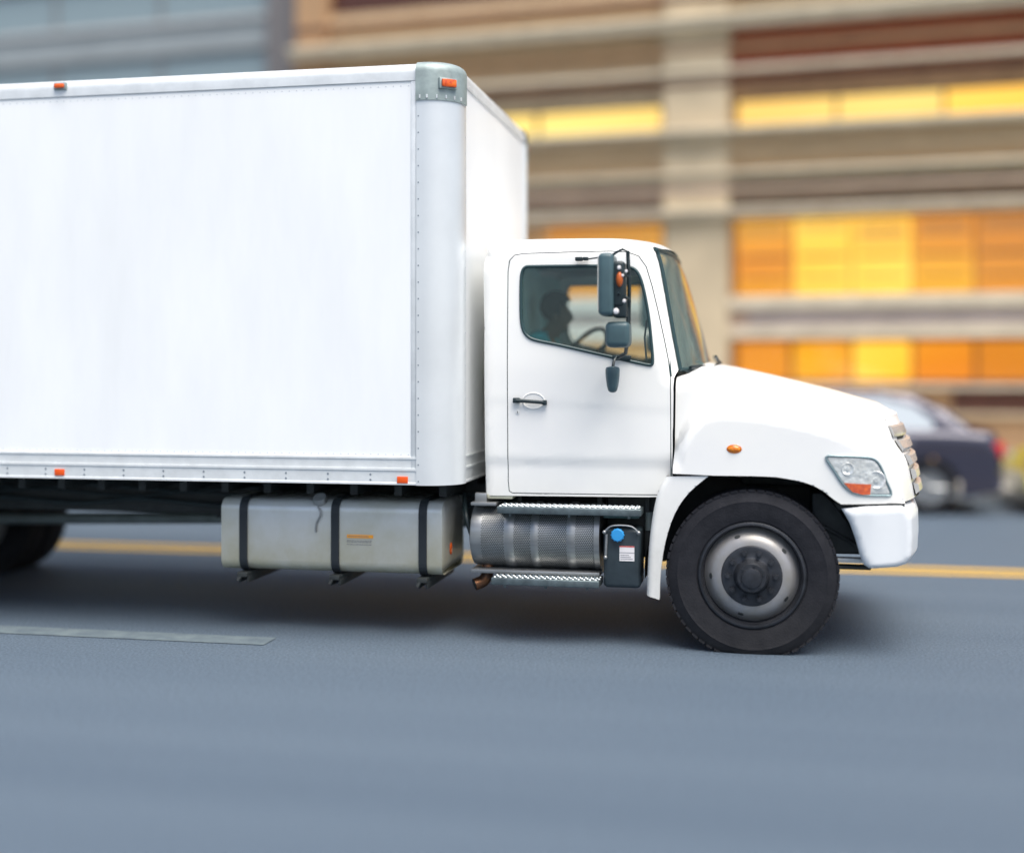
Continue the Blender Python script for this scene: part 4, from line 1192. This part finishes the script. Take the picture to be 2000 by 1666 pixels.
def facade_s(px):
    """run along the facade at which a photo column falls"""
    u = (px - 1000) / F; dx, dy = -SN + CS * u, CS + SN * u
    # t*(dx,dy) = BO + s*(cos,-sin)
    c, s_ = math.cos(AB), math.sin(AB)
    det = dx * s_ + dy * c
    t = (BO[0] * s_ + BO[1] * c) / det
    return (t * dx - BO[0]) / c
class Bld:
    def __init__(self, name, loc, rz, label, cat='building'):
        self.root = empty(name, loc, rz); tag(self.root, label, cat)
    def part(self, name, m, boxes, parent=None, bev=0.0, label=None):
        bm = NB()
        for b in boxes: box(bm, *b[:6], bev=bev, mi=b[6] if len(b) > 6 else 0)
        return fin(name, bm, m, parent or self.root, world=False, smooth=0, label=label)
s_l = facade_s(588); s_p0 = facade_s(1300); s_p1 = facade_s(1425)
bw = s_p0 - s_l; pw = s_p1 - s_p0
s_r = s_p1 + bw + .4
B1 = Bld('shop_building', (BO[0], BO[1], 0), -AB, 'tan and red brick shop building with cream ledges and warm lit windows behind the truck')
rear = 9.0
bays = [(s_l + .0, s_p0), (s_p1, s_p1 + bw), (s_p1 + bw + pw, s_p1 + 2 * bw + pw)]
pil = [(s_l - .02, s_l + .55), (s_p0, s_p1), (s_p1 + bw, s_p1 + bw + pw), (s_p1 + 2 * bw + pw, s_p1 + 2 * bw + 2 * pw)]
SE = pil[-1][1]
zz = dict(A=1.52, B1=2.24, C=2.88, D=4.17, E=4.9, F=5.46, G=5.6, H=6.12, I=6.5, J=7.2, K=7.36, L=8.0, M=9.3, T=11.6)
# core mass behind (set back so window openings have depth)
B1.part('core', TAN, [(s_l, SE, 1.2, rear, .12, zz['T'])])
for i, (a, b) in enumerate(pil):
    B1.part('pilaster', TANL if i == 1 else TAN, [(a, b, -.16, 1.2, .12, zz['T'] - .3), (a - .05, b + .05, -.22, -.05, .12, .7), (a - .04, b + .04, -.2, -.05, zz['K'] - .3, zz['K'] - .05)])
for bi, (a, b) in enumerate(bays):
    rt = bi >= 1
    B1.part('stall_riser', TAN if rt else PINK, [(a, b, .0, .25, .12, zz['A'])])
    B1.part('lower_spandrel', PINK, [(a, b, .0, .3, zz['B1'], zz['C'])])
    B1.part('fascia', WHITEST if not rt else CREAM, [(a, b, -.14, .0, zz['C'] - .17, zz['C'] + .02), (a, b, -.12, .0, zz['B1'], zz['B1'] + .16)], bev=.015)
    B1.part('sign_band', mat('grey_pink_band', (0.52, 0.44, 0.40), .6, var=.2, scale=1.5), [(a + .3, b - .3, -.05, .0, zz['B1'] + .2, zz['C'] - .21)])
    B1.part('spandrel', OLIVE if rt else mat('grey_tan_panel', (0.40, 0.35, 0.26), .7, var=.25, scale=1.4), [(a, b, .04, .3, zz['D'] + .14, zz['E'])])
    B1.part('upper_wall', BRICKT, [(a, b, .0, .3, zz['E'], zz['F'])])
    B1.part('transom_wall', TAN if rt else TANL, [(a, b, .02, .3, zz['H'], zz['I'])])
    B1.part('brick_band', BRICK if rt else BRICKT, [(a, b, .0, .3, zz['I'], zz['J'])])
    B1.part('attic_wall', TANL if rt else BRICKT, [(a, b, .0, .3, zz['K'], zz['L']), (a, b, .0, .3, zz['M'], zz['T'] - .3)])
    def window_row(z0, z1, n, kinds, fr=.05):
        w = (b - a - .1) / n
        for i in range(n):
            x0 = a + .05 + i * w; x1 = x0 + w
            k = kinds[i % len(kinds)]
            fm = B1.part('window', FRAMEM, [(x0, x0 + fr / 2, .06, .16, z0, z1), (x1 - fr / 2, x1, .06, .16, z0, z1), (x0 + fr / 2, x1 - fr / 2, .06, .16, z0, z0 + fr), (x0 + fr / 2, x1 - fr / 2, .06, .16, z1 - fr, z1)])
            if k is None:
                B1.part('pane', DARKG, [(x0 + .02, x1 - .02, .11, .12, z0 + .03, z1 - .03)], fm)
            else:
                B1.part('pane', WINGL, [(x0 + .02, x1 - .02, .11, .118, z0 + .03, z1 - .03)], fm)
                B1.part('lit_room', k, [(x0, x1, .75, .78, z0 - .1, z1 + .1), (x0, x1, .3, .75, z0 - .03, z0 - .005), ], fm)
                if z1 - z0 > 1.0:                            # slatted blind in the upper part, shelves below
                    B1.part('blind', BLIND, [(x0 + .1, x1 - .1, .2, .24, z1 - .12 - q * .075, z1 - .095 - q * .075) for q in range(2 + (i * 3 + bi) % 4)], fm)
                    B1.part('shelf', FRAMEM, [(x0 + .1, x1 - .1, .5, .7, z0 + .30, z0 + .33), (x0 + .1, x1 - .1, .5, .7, z0 + .66, z0 + .69)], fm)
    if bi == 0:
        window_row(zz['A'], zz['B1'], 3, [LITW]); window_row(zz['C'] + .02, zz['D'], 3, [LITW, LITW, LITO]); window_row(zz['G'], zz['H'], 3, [LITY]); window_row(zz['L'], zz['M'], 3, [None])
    elif bi == 1:
        window_row(zz['A'], zz['B1'], 7, [LITA, LITO, LITG, LITO, LITA, GLOWB, GLOWB]); window_row(zz['C'] + .02, zz['D'], 7, [LITO, LITG, LITG, LITO, LITA, GLOWB, GLOWB], .03); window_row(zz['G'], zz['H'], 4, [LITY, LITY, LITG, LITY]); window_row(zz['L'], zz['M'], 4, [LITW, None])  # glow rises and dims window by window, painting a light falloff
    else:
        window_row(zz['A'], zz['B1'], 3, [None]); window_row(zz['C'] + .02, zz['D'], 3, [LITO, None]); window_row(zz['G'], zz['H'], 3, [LITY]); window_row(zz['L'], zz['M'], 3, [None])
def cornice(z0, z1, out, m):
    B1.part('cornice', m, [(s_l - .05, SE + .05, -.16 - out, .0 - .17, z0, z1)] + [(a, b, -.17, .01, z0, z1) for a, b in bays] + [(s_l - .05, SE + .05, -.18 - out - .05, -.162 - out, z1 - .05, z1 + .004)])
cornice(zz['D'], zz['D'] + .14, .14, CREAM); cornice(zz['F'], zz['F'] + .13, .16, CREAM); cornice(zz['J'], zz['J'] + .17, .22, CREAM); cornice(zz['E'] - .06, zz['E'] + .02, .02, CREAM)
cornice(zz['T'] - .3, zz['T'], .3, CREAM)
B1.part('string_course', BROWN, [(a, b, -.07, .0, zz['D'] + .16, zz['D'] + .26) for a, b in bays])
for z, o, m_ in ((zz['E'] + .30, .03, TANL), (zz['H'] + .2, .03, BROWN), (zz['I'] + .36, .025, TAN), (zz['I'] + .02, .05, CREAM), (zz['D'] + .42, .03, PINK), (zz['A'] - .07, .06, CREAM), (zz['A'] - .5, .03, TANL), (zz['J'] + .5, .04, BROWN)):
    B1.part('moulding', m_, [(s_l, SE, -.162 - o, -.161, z, z + .06)] + [(a, b, -o - .03, -.001, z, z + .06) for a, b in bays])
# brown tiled panels beside the lit shop windows on the right
B1.part('tile_panel', BROWN, [(bays[1][0] + 3.4, bays[1][1], -.03, -.001, zz['A'] - .5, zz['A'])])

# grey office building on the left
s0 = facade_s(588) - .03
c_, sn_ = math.cos(AB), math.sin(AB)
ox, oy = BO[0] + s0 * c_, BO[1] - s0 * sn_
B2 = Bld('office_building', (ox, oy + .35, 0), -AB, 'blue grey office building with ribbon windows left of the tan brick building')
GREYP = mat('blue_grey_panel', (0.32, 0.36, 0.37), 0.6, var=0.15, scale=.8)
GREYD = mat('dark_grey_panel', (0.20, 0.19, 0.19), 0.6, var=0.2, scale=.8)
GLB = mat('blue_window_glass', (0.24, 0.31, 0.33), 0.12, spec=.8)
LW = 24.0
B2.part('wall', GREYP, [(-LW, -.02, .3, 9, .12, 13.0)])
B2.part('corner_pier', GREYD, [(-.75, -.02, -.12, .3, .12, 13.0)])
for k, z in enumerate((.12, 3.1, 6.1, 7.65, 9.15, 10.7, 12.2)):
    B2.part('spandrel', GREYP if k % 2 else mat('pale_grey_panel', (0.42, 0.44, 0.44), .6, var=.15, scale=.8), [(-LW, -.76, 0, .3, z, z + (.8 if k < 3 else .62))])
    B2.part('ledge', mat('pale_ledge', (0.50, 0.52, 0.52), .6), [(-LW, -.76, -.08, -.002, z + (.72 if k < 3 else .54), z + (.8 if k < 3 else .62))])
zl = [.92, 3.9, 6.9, 8.27, 9.77, 11.32]; zh = [3.1, 6.1, 7.65, 9.15, 10.7, 12.2]
for z0, z1 in zip(zl, zh):
    for i in range(10):
        x0 = -LW + i * (LW - .76) / 10; x1 = x0 + (LW - .76) / 10
        fm = B2.part('window', GREYD, [(x0, x0 + .05, .05, .12, z0, z1), (x0 + .05, x1, .05, .12, z1 - .06, z1), (x0 + .05, x1, .05, .12, z0, z0 + .05)])
        B2.part('pane', GLB, [(x0 + .05, x1, .09, .1, z0 + .05, z1 - .06)], fm)

# =================================================================== PARKED CARS (face left)
def parked_car(name, xr, yn, paint, label, length=4.5, height=1.46, group='cars parked along the far kerb'):
    """xr = x of rear bumper, yn = near side; nose points to -X"""
    root = empty(name, (xr - length / 2, yn + .9, 0)); tag(root, label, 'car', group)
    yc = yn + .9; L = length; k = height / 1.46
    X = lambda d: xr - d
    def P(pts): return [(X(d), z) for d, z in pts]
    arch = lambda cx_, r: [(cx_ + r * math.cos(a), .33 + r * math.sin(a)) for a in [math.radians(v) for v in range(0, 181, 20)]]
    wr, wf = .85, L - .9
    low = [(0.05, .30), (0.0, .45), (0.02, .80), (.10, .98 * k), (.75, 1.0 * k), (L - 1.45, .96 * k), (L - .60, .86 * k), (L - .12, .68 * k), (L, .50), (L - .04, .26)]
    a1 = [(d, z) for d, z in arch(wf, .37)][::1]; a2 = [(d, z) for d, z in arch(wr, .37)]
    bottom = [(d, z) for d, z in a1] + [(d, z) for d, z in a2]
    bottom = [(wf + .37, .22)] + [(d, z) for d, z in a1] + [(wf - .37, .22)] + [(wr + .37, .22)] + a2 + [(wr - .37, .22)]
    out = P(low + bottom)
    top_s = segs_of(P(low[1:9]))
    yf = lambda x, z: yn + edge_round(x, z, top_s, .10) + .03 * max(0, z - .75)
    bm = NB(); sheet(bm, out, [], yf, .07); sheet(bm, out, [], lambda x, z: 2 * yc - yf(x, z), .07)
    strip(bm, P(low), yf, 0, .0, yc=yc, n=12)
    gh = [(.28, .97 * k), (.62, 1.22 * k), (1.0, 1.40 * k), (1.4, height), (2.2, height), (2.75, 1.38 * k), (3.35, .93 * k)]
    gs = segs_of(P(gh)); gyf = lambda x, z: yn + .10 + edge_round(x, z, gs, .08) + .32 * max(0, z - .95 * k)
    wo1 = P([(1.98, .99 * k), (1.98, 1.36 * k), (2.55, 1.34 * k), (2.85, 1.18 * k), (3.08, 1.0 * k)]); wo2 = P([(1.88, .99 * k), (1.88, 1.37 * k), (1.35, 1.36 * k), (1.0, 1.27 * k), (.78, 1.10 * k), (.78, 1.0 * k)])
    gout = P(gh)
    for s in (1, -1):
        f = gyf if s == 1 else (lambda x, z: 2 * yc - gyf(x, z))
        sheet(bm, gout, [wo1, wo2], f, .07)
    strip(bm, P(gh[2:5]), gyf, 0, .02, yc=yc, n=10)
    weld(bm, .003)
    body = fin('body', bm, paint, root, smooth=40)
    gl = DARKG if False else CARG
    for wo in (wo1, wo2):
        bm = NB(); sheet(bm, wo, [], lambda x, z: gyf(x, z) + .008, .1); fin('side_window', bm, gl, root, smooth=40)
        bm = NB(); sheet(bm, wo, [], lambda x, z: 2 * yc - gyf(x, z) - .008, .1); fin('side_window', bm, gl, root, smooth=40)
    bm = NB(); strip(bm, P(gh[4:]), gyf, 0, 0, yc=yc, n=10, off=-.03); fin('windscreen', bm, gl, root)
    bm = NB(); strip(bm, P(gh[:3]), gyf, 0, 0, yc=yc, n=10, off=-.03); fin('rear_window', bm, gl, root)
    for d in (wr, wf):
        for s in (1, -1):
            y = yc + s * -.80
            bm = NB(); lathe(bm, [(.20, -.10), (.23, -.105), (.30, -.10), (.325, -.08), (.33, 0), (.325, .08), (.30, .10), (.2, .10)], (X(d), y, .33), 40)
            w = fin('wheel', bm, RUBBER, root, smooth=35)
            bm = NB(); lathe(bm, [(.225, -.095 * s), (.21, -.08 * s), (.05, -.06 * s), (0, -.085 * s)], (X(d), y, .33), 32)
            for q in range(5):
                a = 2 * PI * q / 5; tube(bm, [(X(d), y - .085 * s, .33), (X(d) + .2 * math.cos(a), y - .09 * s, .33 + .2 * math.sin(a))], .022, 6)
            fin('rim', bm, METAL, w, smooth=35)
    bm = NB(); box(bm, X(-.01), X(.30), yn + .02, yn + .18, .70, .88, .02); fin('tail_light', bm, REDL, root); bm = NB(); box(bm, X(-.01), X(.30), 2 * yc - yn - .18, 2 * yc - yn - .02, .70, .88, .02); fin('tail_light', bm, REDL, root)
    bm = NB(); box(bm, X(L - .05), X(L - .42), yn + .03, yn + .25, .56, .68, .02); fin('headlight', bm, CHROME, root); bm = NB(); box(bm, X(L - .05), X(L - .42), 2 * yc - yn - .25, 2 * yc - yn - .03, .56, .68, .02); fin('headlight', bm, CHROME, root)
    for d0 in (1.93, 1.05):
        bm = NB(); box(bm, X(d0 + .0), X(d0 + .16), yn - .02, yn + .02, .82 * k, .845 * k, .005); fin('door_handle', bm, CHROME, root)
    bm = NB(); sheet(bm, P([(.5, .24), (.5, .22), (L - .5, .22), (L - .5, .24)]), [], const(yn - .004), .5); box(bm, X(1.25), X(L - 1.3), yn - .012, yn + .02, .40, .44, .006); fin('side_moulding', bm, CHROME, root)
    bm = NB(); box(bm, X(2.98), X(2.80), yn - .13, yn + .04, .96 * k, 1.07 * k, .03); fin('wing_mirror', bm, paint, root)
    return root
CARG = mat('car_window_glass', (0.55, 0.60, 0.60), 0.06, spec=1.0, coat=1.0, metal=.3)  # pale base colour stands in for sky reflected in the windows
YK = 15.75
parked_car('parked_car', W(1962, 900, YK)[0], YK, mat('navy_car_paint', (0.035, 0.035, 0.060), 0.25, coat=.8, metal=.3), 'dark navy parked car seen beyond the nose of the truck', 4.6, 1.50)
parked_car('parked_car', W(1990, 900, YK)[0] + 4.6, YK + .1, mat('yellow_car_paint', (0.55, 0.48, 0.05), 0.3, coat=.8), 'yellow parked car just entering the right edge behind the navy car', 4.5, 1.42)

# =================================================================== LIGHT
SUN_EL, SUN_AZ = math.radians(66), math.radians(140)       # azimuth measured from +Y towards +X
world = bpy.data.worlds.new("World"); scene.world = world; world.use_nodes = True
n = world.node_tree.nodes; l = world.node_tree.links
sky = n.new('ShaderNodeTexSky'); sky.sky_type = 'NISHITA'; sky.sun_disc = False
sky.sun_elevation = SUN_EL; sky.sun_rotation = SUN_AZ; sky.dust_density = 4.0; sky.air_density = 1.0; sky.ozone_density = 1.0
l.new(sky.outputs[0], n['Background'].inputs[0]); n['Background'].inputs[1].default_value = 0.065
sd = bpy.data.lights.new('sun', 'SUN'); sd.energy = 1.5; sd.angle = math.radians(50); sd.color = (1.0, 0.96, 0.90)
so = bpy.data.objects.new('sun', sd); link(so)
dirv = Vector((math.sin(SUN_AZ) * math.cos(SUN_EL), math.cos(SUN_AZ) * math.cos(SUN_EL), math.sin(SUN_EL)))
so.rotation_euler = dirv.to_track_quat('Z', 'Y').to_euler(); so.location = dirv * 50

cam = bpy.data.cameras.new('camera'); co = bpy.data.objects.new('camera', cam); link(co)
co.location = (0, 0, H); co.rotation_euler = (PI / 2, 0, YAW)
cam.sensor_width = 36; cam.lens = F / 2000 * 36; cam.shift_y = -(833 - HZ) / 2000; cam.clip_end = 1500; cam.clip_start = .1
cam.dof.use_dof = True; cam.dof.focus_distance = 8.0; cam.dof.aperture_fstop = 0.22
scene.camera = co
vs_ = scene.view_settings; vs_.view_transform = 'Standard'; vs_.look = 'None'; vs_.gamma = 1; vs_.exposure = 1.6
